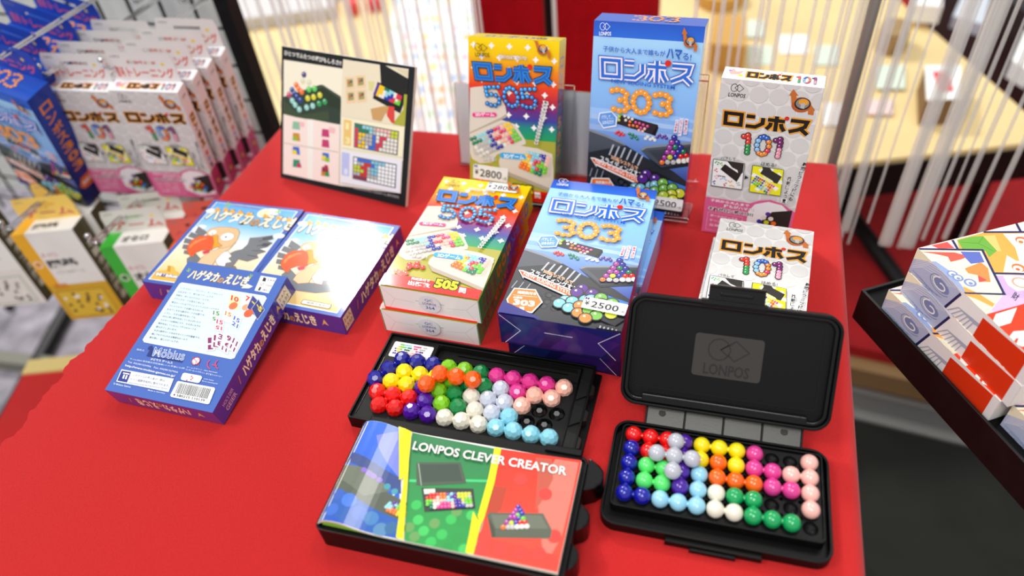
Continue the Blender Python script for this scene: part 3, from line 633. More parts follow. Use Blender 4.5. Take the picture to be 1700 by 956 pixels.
    game_title(ik, (575, 238), (1345, 338), (668, 132))
    for x, y in ((700, 150), (770, 150), (830, 165), (900, 175), (975, 190), (1120, 205), (1235, 222), (1330, 240)): ik.poly([(x-28, y+14), (x-6, y-22), (x+18, y-2), (x+26, y+18)], '#f6aa34')
    ik.text('Hol\'s der Geier', (830, 118), (1070, 150), (835, 104), '#c8688a')
    ik.text('Möbius', (150, 732), (340, 756), (165, 705), '#f6f6fa', bold=.05, out='#2a3a8a', ow=.1)
    ik.raw(rrect(.062, .0065, .091, .012, .001, 2), hexc('#6a5a40')); ik.raw(rrect(.0626, .007, .0904, .0114, .001, 2), hexc('#f1efe4'))
    H = ik.H; ik.H = None; ik.text('国際平和村', (67, 8), (87, 8), (67, 10.5), '#6a6a5a'); ik.H = H
    return ik
def band(frame, size, x0, x1, flip=False, barc=False):
    k = Ink(frame, size); k.uvpoly([(0, 0), (1, 0), (1, 1), (0, 1)], VIO); h = size[1]*1000
    if flip: game_title(k, (x1, h*.78), (x0, h*.78), (x1, h*.2))
    else: game_title(k, (x0, h*.2), (x1, h*.2), (x0, h*.78))
    k.poly([(x1+5, h*.3), (x1+9, h*.7), (x1+12, h*.35), (x1+8, h*.45)], '#e8c070'); k.stroke([(x0-8, h*.3), (x0-5, h*.7)], 1, '#c88a3a')
    return k
def sidesV():
    w, l, h = WB
    n = band(FR['N'](w, l, h), (w, h), 22, 78)
    r = band(((w, 0, 0), (0, 1, 0), (0, 0, 1)), (l, h), 34, 104); r.poly([(2, 3), (16, 3), (16, 19), (2, 19)], '#e8d8b8')
    r.text('2-6人', (3, 12), (15, 12), (3, 17), '#332'); r.text('15分', (3, 5), (15, 5), (3, 10), '#332')
    lf = Ink(FR['L'](w, l, h), (h, l)); lf.uvpoly([(0, 0), (1, 0), (1, 1), (0, 1)], VIO)
    return [n, r, lf]
WA = (.1023, .1341, .0205)
def backV():
    ik = Ink(FR['F'](*WA), WA[:2], [(490, 45), (1010, 130), (625, 845), (48, 725)]); ik.uvpoly([(0, 0), (1, 0), (1, 1), (0, 1)], '#4467b8')
    game_title(ik, (480, 135), (790, 180), (515, 85)); ik.poly([(770, 188), (800, 165), (832, 180), (810, 190)], '#f6f0d8')
    for x, y in ((492, 92), (820, 125)): ik.stroke([(x, y+10), (x, y-12)], .9, '#8abc5a'); ik.stroke([(x-10, y-2), (x-8, y+4), (x+8, y), (x+10, y-8)], .7, '#8abc5a')
    ik.poly([(873, 124), (956, 138), (914, 217), (840, 202)], '#f4f4ee')
    ik.text('2-6人', (905, 150), (948, 158), (909, 138), '#222'); ik.text('15分', (900, 180), (930, 186), (904, 168), '#222'); ik.text('7歳以上', (880, 202), (915, 208), (884, 192), '#222')
    ik.poly([(880, 152), (888, 132), (902, 138), (896, 156)], '#222'); ik.circ((880, 168), 1.5, '#222', 10); ik.circ((880, 168), 1.1, '#f4f4ee', 10); ik.poly([(858, 200), (868, 182), (876, 186), (868, 203)], '#222')
    pan = [(445, 162), (458, 156), (895, 230), (905, 242), (738, 556), (720, 562), (258, 472), (250, 458)]
    ik.poly(pan, '#f2f8fa'); ik.poly([(448, 168), (460, 162), (890, 235), (898, 246), (735, 548), (718, 556), (262, 468), (257, 458)], '#d6ecf4')
    L = ['「一番大きい」「ちいさい」カードを使って', '山札をめくり、取り合うゲームです。', '何枚か、めくるだけのルールです。', 'プラスのカードを取るためにも、', '得点カードにはプラスとマイナスのカードがあり、', 'マイナスのカードを避けるためにも', 'なるべく大きな数字カードが必要です。', 'しかし、大きな数字を出しても、', 'ほかに同じ数字を出している人がいたら', 'そのカードは無効になり、その次に大きな', '数字を出している人にプラスのカードを', '取られてしまいます。', '大きな数字カードを出すタイミングが重要です。', '誰にでもすぐにわかる簡単なルールで', '奥の深い、楽しいゲームです。']
    for i, t in enumerate(L):
        y = 190+i*18.6; x = 447-i*11.6; wd_ = len(t)*11.2
        ik.text(t, (x, y), (x+wd_, y+wd_*.172), (x+5, y-10), '#3f4a5a')
    def cardf(cx, cy, a, ts, fc='#fbfbf6', w=44, h=62):
        c, s_ = math.cos(a), math.sin(a); g = lambda x, y: (cx+(c*x-s_*y)*w, cy+(s_*x+c*y)*h)
        ik.poly([g(-.54, -.54), g(.54, -.54), g(.54, .54), g(-.54, .54)], '#c8ccd0'); ik.poly([g(-.5, -.5), g(.5, -.5), g(.5, .5), g(-.5, .5)], fc)
        for t, col, x0, x1, y0, y1 in ts: ik.text(t, g(x0, y0), g(x1, y0), g(x0, y1), col, bold=.04)
    cardf(735, 262, .25, [('10', '#d83a3a', -.4, .4, -.05, -.45)], '#f8e8a8', 52, 70); cardf(800, 262, .35, [('7', '#e83a3a', -.2, .25, -.05, -.45)], '#f2f0e0', 52, 70)
    ik.circ((730, 282), 4, '#e8764a', 10); ik.circ((795, 290), 3.4, '#e8a47a', 10)
    cardf(838, 282, .6, [('-1', '#f0d030', -.35, .35, 0, -.4)], '#3a3f8a', 50, 76); cardf(860, 302, .85, [('-5', '#f0d030', -.35, .35, 0, -.4)], '#34387c', 46, 74); ik.circ((810, 322), 4.2, '#e0603a', 10)
    cardf(640, 335, .15, [('15', '#3a9a5a', -.4, .4, -.05, -.42), ('15', '#3a9a5a', .4, -.4, .1, .42)]); cardf(702, 338, .28, [('15', '#f08a3a', -.4, .4, -.02, -.4)]); cardf(658, 382, .2, [('15', '#d83a6a', -.4, .4, -.05, -.42), ('15', '#d83a6a', .4, -.4, .1, .42)]); cardf(745, 368, .45, [('15', '#3a6ac0', -.4, .4, -.05, -.42), ('21', '#3a6ac0', -.4, .4, .42, .05)])
    for i, (x, y, a, t) in enumerate(((612, 480, -.05, '1'), (642, 468, .1, '1'), (664, 462, .2, '3'), (690, 490, .35, '11'), (706, 470, .4, '9'), (736, 488, .6, '11'))): cardf(x, y, a, [(t, '#8a2a6a', -.3, .3, -.02, -.42), (t, '#8a2a6a', .3, -.3, .1, .44)], '#fbfaf8', 46, 74)
    ik.text('発売元:', (218, 516), (262, 524), (222, 506), '#c8d6f4')
    ik.poly([(285, 497), (300, 490), (306, 505), (296, 545), (320, 550), (465, 572), (463, 580), (272, 546), (290, 515), (278, 510)], '#1f2f78')
    ik.text('Möbius', (305, 546), (470, 570), (312, 500), '#4467b8', bold=-.008, out='#f4f6fc', ow=.022, shear=.05)
    ik.text('メビウス ゲームス', (294, 568), (412, 590), (297, 555), '#ffffff', bold=.02)
    ik.text('〒112-0004 東京都文京区後楽1-1-15 梅澤ビル5階', (185, 566), (478, 618), (187, 557), '#d8e2f8'); ik.text('Tel. 03(3815)5956   Fax. 03(3815)7956', (172, 584), (440, 640), (175, 573), '#e4ecfc')
    ik.text('http://www.mobius-games.co.jp/', (158, 604), (425, 662), (162, 590), '#ffffff', bold=.015)
    ik.poly([(140, 617), (420, 667), (393, 738), (112, 682)], '#f4f6fc'); ik.poly([(142, 624), (192, 632), (170, 688), (118, 678)], '#27348a')
    ik.poly([(150, 634), (184, 640), (182, 646), (148, 640)], '#ffffff'); ik.poly([(152, 645), (160, 646), (152, 668), (144, 666)], '#fff'); ik.poly([(166, 648), (174, 649), (166, 671), (158, 669)], '#fff')
    ik.text('このゲームの売上金の一部は', (200, 652), (370, 684), (205, 640), '#30406a', bold=.01); ik.text('ドイツ国際平和村に寄付されます。', (188, 676), (395, 712), (193, 663), '#30406a', bold=.01); ik.text('https://www.friedensdorf.de/Welcome-100.html', (178, 692), (385, 726), (180, 684), '#30406a')
    ik.text('© Möbius Games', (97, 698), (190, 716), (99, 688), '#e4ecfc'); ik.text('Made in Germany', (282, 733), (374, 750), (284, 724), '#e4ecfc')
    x, y = 536, 574
    ik.circ((x, y), 3.7, '#d83a4a', 20); ik.circ((x, y), 3.1, '#f4f8fc', 20); ik.circ((546, 570), 1.2, '#333', 8); ik.circ((546, 570), .9, '#fff', 8); ik.text('0-3', (512, 588), (536, 594), (515, 576), '#333'); ik.stroke([(520, 552), (553, 598)], .5, '#d83a4a')
    for cx in (598, 640):
        ik.stroke([(cx+14+8-22*math.cos(t)*1-0, 592-24*math.sin(t)) for t in [math.radians(a) for a in range(-70, 71, 20)]], .8, '#e0446a')
    ik.stroke([(622, 594), (648, 598)], .8, '#e0446a')
    ik.text('ゲームデザイン : Alex Randolph', (487, 610), (650, 640), (489, 602), '#e4ecfc'); ik.text('コンポーネントデザイン : 廃丁堂ファクトリー', (482, 622), (675, 662), (484, 613), '#e4ecfc')
    ik.poly([(468, 640), (478, 636), (565, 652), (571, 660), (558, 686), (548, 690), (462, 674), (457, 666)], '#f4f6fc'); ik.poly([(472, 644), (562, 658), (553, 683), (463, 667)], '#dfe2e6')
    for x, y in ((515, 655), (520, 664), (512, 672), (490, 676)): ik.circ((x, y), .7, '#d82a2a', 6)
    ik.text('yoshio fuyama', (578, 672), (632, 682), (580, 664), '#d8e2f8'); ik.text('Boris kazahaycki', (570, 684), (652, 699), (572, 676), '#d8e2f8')
    ik.poly([(438, 684), (446, 680), (636, 714), (640, 722), (610, 798), (600, 802), (408, 764), (402, 756)], '#fbfbfb')
    ik.H, H = ik.H, ik.H; rg = random.Random(3); n = 52; k = 0
    while k < n:
        wdt = rg.choice((.5, .8, 1.2)); f = k/n; x = 448+168*f; y = 690+31*f
        ik.poly([(x, y), (x+3.0*wdt, y+.5), (x+3.0*wdt-21, y+54), (x-21, y+53)], '#1c1c1c'); k += wdt+rg.choice((.7, 1.1))
    ik.text('4 580215 110139', (416, 758), (584, 789), (420, 746), '#222')
    return ik
def sidesA():
    w, l, h = WA
    n = band(FR['N'](w, l, h), (w, h), 25, 77, flip=True)
    r = band(((w, 0, 0), (0, 1, 0), (0, 0, 1)), (l, h), 42, 98)
    r.poly([(110, 3), (127, 3), (127, 18), (110, 18)], '#e8dcc8'); r.text('2-6人', (112, 12), (125, 12), (112, 16), '#332'); r.text('15分', (112, 5), (125, 5), (112, 10), '#332')
    r.text('HOL\'S DER', (10, 11), (26, 11), (10, 15), '#c8a8b8'); r.text('GEIER', (10, 4), (26, 4), (10, 9), '#c8a8b8', bold=.02)
    lf = Ink(FR['L'](w, l, h), (h, l)); lf.uvpoly([(0, 0), (1, 0), (1, 1), (0, 1)], VIO)
    return [n, r, lf]

# ------------------------------------------------------------------ setting: floor, carpets, low stage, partition
def flat(name, pts, z, m, kind=None, th=.01, label=None, cat=None):
    bm = bmesh.new(); add_prism(bm, pts, z-th, z); o = link_bm(name, bm, m)
    if kind: o['kind'] = kind
    if label: tag(o, label, cat)
    return o
M_FLOORL = mat('grey_carpet', '#8f8a92', rough=.95, noise=.35, nscale=22)
M_FLOORD = mat('dark_floor', '#1d1f1a', rough=.95, noise=.25, nscale=9)
M_REDC = mat('red_carpet', '#a80f16', rough=.9, noise=.12, nscale=30)
M_TAN = mat('plywood_edge', '#9a7a4e', rough=.7, noise=.1, nscale=12)
M_ALU = mat('pale_aluminium', '#9a9c98', rough=.4, metal=.3)
M_WOOD = mat('pale_maple_board', '#e2c88e', rough=.5, noise=.1, nscale=5)
flat('floor', [(-4, -2), (4, -2), (4, 7), (-4, 7)], 0, M_FLOORL, 'structure')
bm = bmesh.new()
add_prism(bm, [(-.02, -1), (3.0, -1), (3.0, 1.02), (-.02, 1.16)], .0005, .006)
tag(link_bm('dark_floor_area', bm, M_FLOORD), 'darker area of the floor right of the red table', 'carpet')  # thin near-black layer over the floor right of the table
# low stage with red carpet behind the table on the right
a, b = at(1420, 612, -TZ+.10), at(1545, 640, -TZ+.10); d = (b-a).normalized(); n = Vector((-d.y, d.x, 0))
st = empty('low_stage', (a.x, a.y, 0)); tag(st, 'low stage with red carpet top, plywood edge and pale metal skirting', 'stage')
def strip(name, s0, s1, o0, o1, z0, z1, m):
    bm = bmesh.new(); P = [a+d*s0+n*o0, a+d*s1+n*o0, a+d*s1+n*o1, a+d*s0+n*o1]
    add_prism(bm, [(p.x-a.x, p.y-a.y) for p in P], z0, z1); return link_bm(name, bm, m, st)
strip('plywood_edge', -.25, 1.6, .0, .03, .055, .10, M_TAN); strip('metal_skirting', -.25, 1.6, -.012, .0, .0, .052, M_ALU); strip('skirting_lip', -.25, 1.6, -.04, -.012, 0, .012, M_ALU)
strip('carpet_top', -.25, 1.6, .03, 1.6, .09, .125, M_REDC)

# ------------------------------------------------------------------ the table and its red cloth
TY = -.345; E1 = Vector((math.cos(TY), math.sin(TY), 0)); E2 = Vector((-math.sin(TY), math.cos(TY), 0))
def T2(x, y, z=0): p = E1*x+E2*y; return Vector((p.x, p.y, z+TZ))
tb = empty('folding_table', (0, 0, 0)); tag(tb, 'folding table hidden under the red cloth', 'table')
bm = bmesh.new(); add_prism(bm, [tuple(T2(x, y)[:2]) for x, y in ((-.505, -.5), (.105, -.5), (.105, .672), (-.505, .672))], TZ-.03, TZ-.004); link_bm('tabletop', bm, M_BARS, tb)
for x, y in ((-.46, -.44), (.06, -.44), (.06, .62), (-.46, .62)):
    bm = bmesh.new(); p = T2(x, y); add_tube(bm, [(p.x, p.y, 0), (p.x, p.y, TZ-.03)], .012); link_bm('leg', bm, M_BARS, tb)
X0, X1, Y0, Y1 = -.519, .118, -.5, .688
def frayed(y):
    """sideways wander of the raw left edge of the cloth near its torn corner"""
    if y > .36: return 0
    r = .0024*math.sin(y*37)+.0016*math.sin(y*233+.7)+.0015*math.sin(y*143+1)+.0009*math.sin(y*420)+.0009*math.sin(y*911+2)
    return -.003+r*min(1, (.36-y)/.05)
bm = bmesh.new(); NX, NY = 46, 300
ys = [Y0+(Y1-Y0)*j/NY for j in range(NY+1)]
grid = []
def rnd(x): return .0
drop = [(.004, -.0015), (.0075, -.006), (.0085, -.016), (.012, -.06), (.018, -.13), (.026, -.25), (.034, -.40), (.04, -.62)]
for j, y in enumerate(ys):
    row = []
    xl = X0+frayed(y)
    for i in range(NX+1):
        f = i/NX; x = xl+(X1-xl)*f
        z = -.0001 if f > .0 else -.0008
        if y < .37 and i < 4: z = -.0015*(4-i)/4*min(1, (.37-y)/.05)
        row.append(bm.verts.new(T2(x, y, z-.00005)))
    # right drape
    for k, (dx, dz) in enumerate(drop):
        w = .9*max(0, k-2)*.0022*math.sin(y*17+k*.25)
        row.append(bm.verts.new(T2(X1+dx+w, y, dz)))
    grid.append(row)
for j in range(NY):
    for i in range(len(grid[0])-1): bm.faces.new((grid[j][i], grid[j][i+1], grid[j+1][i+1], grid[j+1][i]))
# far drape, with a rounded gathered corner on the right
prev = grid[-1]
for k, (dx, dz) in enumerate(drop):
    row = []
    for i, v in enumerate(grid[-1]):
        if i <= NX: x = X0+(X1-X0)*i/NX; w = max(0, k-2)*.002*math.sin(x*23+k*.3); p = T2(x, Y1+dx+w, dz)
        else:
            q = drop[i-NX-1]; m = min(dz, q[1]); p = T2(X1+q[0], Y1+dx, m)
        row.append(bm.verts.new(p))
    for i in range(len(row)-1): bm.faces.new((prev[i], prev[i+1], row[i+1], row[i]))
    prev = row
# left drape, hanging where the edge is not torn
rows_ = [j for j, y in enumerate(ys) if y >= .36]
prev = [grid[j][0] for j in rows_]
for k, (dx, dz) in enumerate(drop[:7]):
    row = [bm.verts.new(T2(X0-dx*.6, ys[j], dz)) for j in rows_]
    for i in range(len(row)-1): bm.faces.new((prev[i], prev[i+1], row[i+1], row[i]))
    prev = row
cloth = link_bm('tablecloth', bm, M_CLOTH, smooth=True)
tag(cloth, 'bright red cloth with a frayed left edge covering the display table', 'tablecloth')

# ------------------------------------------------------------------ the cartons
def place(o, q, label, cat='box', group=None, name=None):
    pose(o, *q[:5], q[8] if len(q) > 8 else 0); tag(o, label, cat, group)
    if name: o.name = name
    return o
i5, s5 = front505(), sides505()
b5 = carton('puzzle_box', *W5, {'*': '#e8d000', 'N': '#f2efec'}, [i5]+s5, M_GLOSS)
ME5 = b5.data
def new5(name='puzzle_box'): o = bpy.data.objects.new(name, ME5); COL.objects.link(o); return o
FT5 = FR['F'](*W5)
Z5 = .0019
sticker(b5, FT5, (.0470, .1400), (.031, .0125), 0.0, PRICE8, z=Z5)
def seal(parent, W, l1):
    fr = FR['N'](*W); k = Ink(((Vector(fr[0])-Vector((0, 1, 0))*.0012), fr[1], fr[2]), (W[0], W[2])); k.z = 0
    cx, cy = W[0]*500, W[2]*500+1; k.circ((cx, cy), 10, '#e4e3e6', 20)
    k.text('QC', (cx-3.5, cy+2.5), (cx+3.5, cy+2.5), (cx-3.5, cy+6), '#3a3a9a'); k.text('LONPOS', (cx-6, cy-.8), (cx+6, cy-.8), (cx-6, cy+1.6), '#3a3a9a', bold=.02); k.text('364', (cx-4, cy-6), (cx+4, cy-6), (cx-4, cy-2.4), '#3a3a9a'); k.stroke([(cx-10, cy-1.4), (cx+10, cy-1.2)], .2, '#8a8ab8')
    return ink_sheet('seal_sticker', [k], M_CARD, parent)
seal(b5, W5, 0)
place(b5, [-.1098, .4464, .0262, -.3738, 0], 'yellow to red 505 puzzle box lying flat, upper of the two stacked', group='red and yellow 505 puzzle boxes')
o = new5(); seal(o, W5, 0); place(o, [-.1143, .4449, 0, -.3612, 0], 'yellow to red 505 puzzle box lying flat beneath another one', group='red and yellow 505 puzzle boxes')
o = new5(); sticker(o, FT5, (.0035, .018), (.037, .0155), -.05, PRICE8, z=Z5); place(o, [-.0228, .6340, .0046, -.3632, 1.2466], 'yellow to red 505 puzzle box standing upright beside the tall blue standing one', group='red and yellow 505 puzzle boxes')

i3, s3 = front303(), sides303()
b3 = carton('puzzle_box', *W3, {'*': '#2450b4', 'B': '#20206a', 'N': '#20206a'}, [i3]+s3, M_GLOSS); ME3 = b3.data
def new3(): o = bpy.data.objects.new('puzzle_box', ME3); COL.objects.link(o); return o
sticker(b3, FR['F'](*W3), (.0605, .0165), (.034, .0125), -.06, PRICE, z=.0030)
place(b3, [-.0131, .3862, .0325, -.3683, 0], 'blue 303 puzzle box with 2500 yen label lying flat on top of another blue one', group='blue 303 puzzle boxes')
o = new3(); place(o, [-.0082, .4018, 0, -.4167, 0], 'blue 303 puzzle box lying beneath the blue box with the 2500 yen label', group='blue 303 puzzle boxes')
o = new3(); sticker(o, FR['F'](*W3), (.0600, .006), (.034, .0125), -.03, PRICE, z=.0030); place(o, [.0943, .6031, .006, -.3867, 1.3437], 'tall blue 303 puzzle box standing upright in a clear stand', group='blue 303 puzzle boxes')

i1, s1 = front101(), sides101()
b1 = carton('puzzle_box', *W1, {'*': '#f1eeee', 'N': '#f4f2f2'}, [i1]+s1, M_CARD); ME1 = b1.data
def new1(): o = bpy.data.objects.new('puzzle_box', ME1); COL.objects.link(o); return o
place(b1, [.1959, .5467, .0003, -.4452, 1.5450], 'white 101 puzzle box standing upright behind the flat white ones', group='white 101 puzzle boxes on the table')
o = new1(); place(o, [.1275, .352, .0203, -.4188, 0], 'white 101 puzzle box lying flat behind the open black lid', group='white 101 puzzle boxes on the table')
o = new1(); place(o, [.1225, .351, 0.0, -.425, 0], 'white 101 puzzle box lying lowest, beneath the flat white one', group='white 101 puzzle boxes on the table')

iv, sv = frontV(), sidesV()
bv = carton('card_game_box', *WB, {'*': VIO, 'F': BLUE}, [iv]+sv, M_WRAP, bev=.0009)
place(bv, [-.3423, .5214, 0, -.3475, 0], 'blue card game box with a cartoon bird, left one, partly under another box', group='shrink-wrapped card game boxes')
o = bpy.data.objects.new('card_game_box', bv.data); COL.objects.link(o); place(o, [-.2462, .4842, 0, -.3923, 0], 'blue card game box with a cartoon bird and white glare, right one', group='shrink-wrapped card game boxes')
ba = carton('card_game_box', *WA, {'*': VIO, 'F': '#4467b8'}, [backV()]+sidesA(), M_WRAP, bev=.0009)
place(ba, [-.3354, .3968, .0006, -.3620, .1640], 'blue card game box lying back side up showing text and a barcode', group='shrink-wrapped card game boxes')

# ------------------------------------------------------------------ framed picture board
wP, lP, hP = .1640, .1405, .005
pb = carton('picture_board', wP, lP, hP, {'*': '#e9dfd2', 'F': '#0c0c0c', 'T': '#f4f2ee'}, [], M_CARD, bev=.0002)
def board_art():
    ik = Ink(FR['F'](wP, lP, hP), (wP, lP), [(98, 68), (795, 180), (748, 915), (82, 755)])
    ik.uvpoly([(0, 0), (1, 0), (1, 1), (0, 1)], '#0c0c0c')
    ik.poly([(107, 138), (416, 184), (416, 180), (420, 138), (762, 190), (744, 490), (724, 842), (400, 800), (96, 735)], '#ece4d0')
    ik.poly([(98, 68), (420, 122), (416, 186), (98, 136)], '#0c0c0c'); ik.text('ひとつでふたつの遊びもしろさ!!', (110, 115), (408, 172), (112, 88), '#e8e4dc', bold=.03)
    ik.poly([(107, 142), (410, 188), (404, 478), (102, 420)], '#efe6cf'); ik.poly([(104, 330), (300, 268), (408, 338), (404, 478), (102, 420)], '#2c3a2c')
    ik.poly([(250, 285), (310, 268), (406, 330), (404, 400), (330, 380)], '#23301f'); ik.stroke([(262, 292), (312, 276), (404, 340)], .8, '#56664e')
    ik.poly([(104, 350), (200, 425), (340, 405), (345, 455), (200, 445), (102, 420)], '#39492f'); ik.poly([(150, 330), (300, 300), (340, 380), (200, 420), (140, 390)], '#2a3a28')
    for x, y, c in ((213, 216, '#4a3a7a'), (207, 250, '#d8d4b0'), (240, 258, '#d8d4b0'), (172, 270, '#ee7028'), (184, 290, '#ee7028'), (200, 305, '#ee7028'), (238, 292, '#58c858'), (268, 288, '#58c858'), (150, 295, '#2a3f8a'), (162, 312, '#2a3f8a'), (174, 330, '#2a3f8a'), (193, 348, '#2a3f8a'), (133, 320, '#c04068'), (232, 338, '#d8d028'), (263, 332, '#d8d028'), (296, 322, '#d8d028'), (150, 350, '#9ad0c8'), (165, 372, '#9ad0c8'), (187, 396, '#9ad0c8'), (226, 386, '#9ad0c8'), (258, 378, '#9ad0c8'), (292, 366, '#2f9a58'), (322, 356, '#2f9a58')): ik.bead((x, y), 3.2, c, hl='#ffffff')
    ik.poly([(420, 140), (762, 194), (744, 490), (408, 432)], '#e6d9bc'); ik.poly([(612, 168), (632, 166), (762, 240), (756, 320), (720, 420), (575, 340), (600, 255), (618, 262)], '#12120f'); ik.poly([(690, 185), (762, 195), (758, 235)], '#d8cca8')
    ik.poly([(740, 320), (756, 322), (744, 488), (680, 475), (735, 400)], '#a8a838')
    for x, y in ((428, 230), (484, 222), (432, 300), (488, 296)):
        ik.poly([(x, y), (x+52, y-2), (x+56, y+62), (x+6, y+68)], '#e8c8a0'); ik.poly([(x+12, y+12), (x+42, y+10), (x+44, y+48), (x+14, y+52)], '#9a9a58'); ik.circ((x+24, y+30), 1.6, '#c8504a', 6); ik.circ((x+34, y+24), 1.4, '#3a4a6a', 6)
    ik.poly([(552, 250), (585, 255), (575, 300), (556, 300)], '#d8cf8a')
    g = rows('PyyGGbbwrr PyywbbBwrr PyywbBBrwg PywwBBrrgg'); quadgrid(ik, [(600, 262), (730, 330), (716, 380), (578, 320)], 10, 4, lambda i, j: PAL.get(g[j][i]), None, cell=1)
    ik.poly([(565, 395), (640, 380), (690, 385), (670, 410), (640, 420), (620, 460), (575, 450)], '#c89a60'); ik.poly([(660, 380), (690, 385), (690, 470), (675, 468), (650, 430)], '#d8423a')
    ik.poly([(104, 424), (402, 480), (396, 798), (98, 733)], '#f2dcd2'); ik.poly([(232, 448), (262, 454), (256, 768), (228, 762)], '#efe9e0'); ik.stroke([(104, 572), (394, 622)], 1.2, '#cdb8a8')
    for x, y, cs in ((170, 480, '#8ab89a'), (170, 540, '#c88a2a'), (168, 612, '#3a6ac0'), (170, 680, '#2a8a6a'), (325, 520, '#c0386a'), (325, 575, '#c0386a'), (325, 645, '#3a6ac0'), (322, 720, '#8a2a3a')):
        ik.poly([(x-16, y-22), (x+18, y-18), (x+22, y+24), (x-20, y+18)], cs)
    for x, y, c in ((165, 548, '#8ab82a'), (162, 620, '#e8d028'), (185, 690, '#c02a5a'), (318, 650, '#e8d028'), (336, 660, '#8ab82a'), (315, 735, '#c87a2a'), (335, 738, '#2a8a4a'), (330, 700, '#b02a4a')): ik.poly([(x-10, y-12), (x+8, y-9), (x+12, y+14), (x-14, y+10)], c)
    ik.poly([(188, 460), (215, 464), (214, 490), (188, 486)], '#eeb8b8'); ik.poly([(345, 488), (378, 494), (376, 524), (344, 518)], '#eeb8b8')
    ik.poly([(420, 440), (744, 492), (736, 650), (412, 596)], '#f1e8c6'); ik.poly([(424, 448), (466, 456), (462, 590), (420, 582)], '#e8c070'); ik.text('3', (430, 575), (456, 580), (432, 540), '#f2e2a8', bold=.04); ik.text('1', (432, 500), (450, 504), (434, 465), '#f2e2a8', bold=.04)
    ik.poly([(480, 466), (716, 512), (708, 640), (476, 596)], '#5a6068')
    g = rows('GGbbbxppppYY rGGGbxwwwpYY ryyxxnwrrwww ryxxxnwrwwww rxyxxnrrwwww ryywnnrwwwww'); quadgrid(ik, [(484, 471), (712, 515), (704, 634), (480, 592)], 12, 6, lambda i, j: PAL.get(g[j][i]), None, cell=.84)
    ik.poly([(412, 612), (734, 664), (724, 840), (404, 780)], '#e6e4ea'); ik.poly([(414, 620), (456, 628), (452, 750), (412, 742)], '#b8bce4'); ik.text('8', (424, 738), (444, 742), (426, 705), '#e0e2f2', bold=.04)
    ik.poly([(474, 642), (706, 686), (700, 814), (470, 762)], '#5a6068')
    g = rows('wnnnnccccwww wxxRRncwwwww YYRRxccwwwww YYYRxccwwwww xxRRxxxwwwww rrrrwwwwwwww'); quadgrid(ik, [(478, 647), (702, 690), (696, 809), (474, 758)], 12, 6, lambda i, j: {'w': '#f0f0f0', 'r': '#8a2a4a'}.get(g[j][i], PAL.get(g[j][i])), None, cell=.84)
    ik.text('Clever', (412, 796), (478, 808), (412, 778), '#e8e8e8', bold=.01); ik.text('LONPOSロンポス パズルゲーム あそびかた', (478, 815), (718, 868), (480, 800), '#b8b8b8')
    return ik
pa = ink_sheet('printed_panel', [board_art()], M_CARD, pb)
bm = bmesh.new(); add_prism(bm, [(.06, 0.0), (.10, 0.0), (.09, .11), (.07, .11)], -.002, 0)
es = link_bm('back_strut', bm, M_CARD, pb)
place(pb, [-.2410, .6973, 0.0024, -.5168, 1.1043], 'black framed board with four puzzle pictures leaning back on the red cloth', 'picture board')
# strut swings back to the table
es.matrix_local = Matrix.Translation((0, .105, 0)) @ Matrix.Rotation(math.radians(58), 4, 'X') @ Matrix.Translation((0, -.11, 0))

# ------------------------------------------------------------------ clear stands and white card
def acrylic_stand(q, W, x0, x1, label, ang, name='display_stand'):
    """bent clear sheet: back plate, front ledge with lip and a rear leg; local frame as for the box it carries"""
    root = empty(name); pose(root, *q[:5]); tag(root, label, 'display stand')
    bm = bmesh.new(); add_box(bm, (x0, -.004, -.0035), (x1, W[1]*.72, -.0008), .0008); link_bm('back_plate', bm, M_ACR, root)
    bm = bmesh.new(); add_box(bm, (x0, -.0045, -.0008), (x1, -.0012, W[2]+.006), .0008); link_bm('ledge', bm, M_ACR, root)
    bm = bmesh.new(); add_box(bm, (x0, -.0012, W[2]+.003), (x1, .009, W[2]+.0055), .0008); link_bm('lip', bm, M_ACR, root)
    bm = bmesh.new(); add_box(bm, (0, 0, -.003), (x1-x0, W[1]*.68, 0), .0008); leg = link_bm('rear_leg', bm, M_ACR, root)
    leg.matrix_local = Matrix.Translation((x0, W[1]*.68, -.0045)) @ Matrix.Rotation(math.radians(ang), 4, 'X') @ Matrix.Translation((0, -W[1]*.68, 0))
    return root
acrylic_stand([-.0228, .6340, .0046, -.3632, 1.2466], W5, .015, .098, 'clear acrylic stand holding the yellow to red 505 box', 18)
acrylic_stand([.0943, .6031, .006, -.3867, 1.3437], W3, .004, .101, 'clear acrylic stand holding the tall blue 303 box', 17)
hold = empty('card_holder'); pose(hold, -.0400, .688, .0012, -.365, 1.40); tag(hold, 'white card in a clear holder standing behind the 505 box', 'sign holder')
bm = bmesh.new(); add_box(bm, (.0, .0, 0), (.150, .090, .0006)); link_bm('white_card', bm, mat('white_paper', '#eef0f6', rough=.6), hold)
bm = bmesh.new(); add_box(bm, (-.001, -.001, .0008), (.151, .0905, .0022), .0004); add_box(bm, (-.001, -.001, -.0022), (.151, .0905, -.0006), .0004); link_bm('clear_sleeve', bm, M_ACR, hold)
bm = bmesh.new(); add_box(bm, (-.001, -.001, -.030), (.151, .0005, .004), .0004); link_bm('foot', bm, M_ACR, hold)

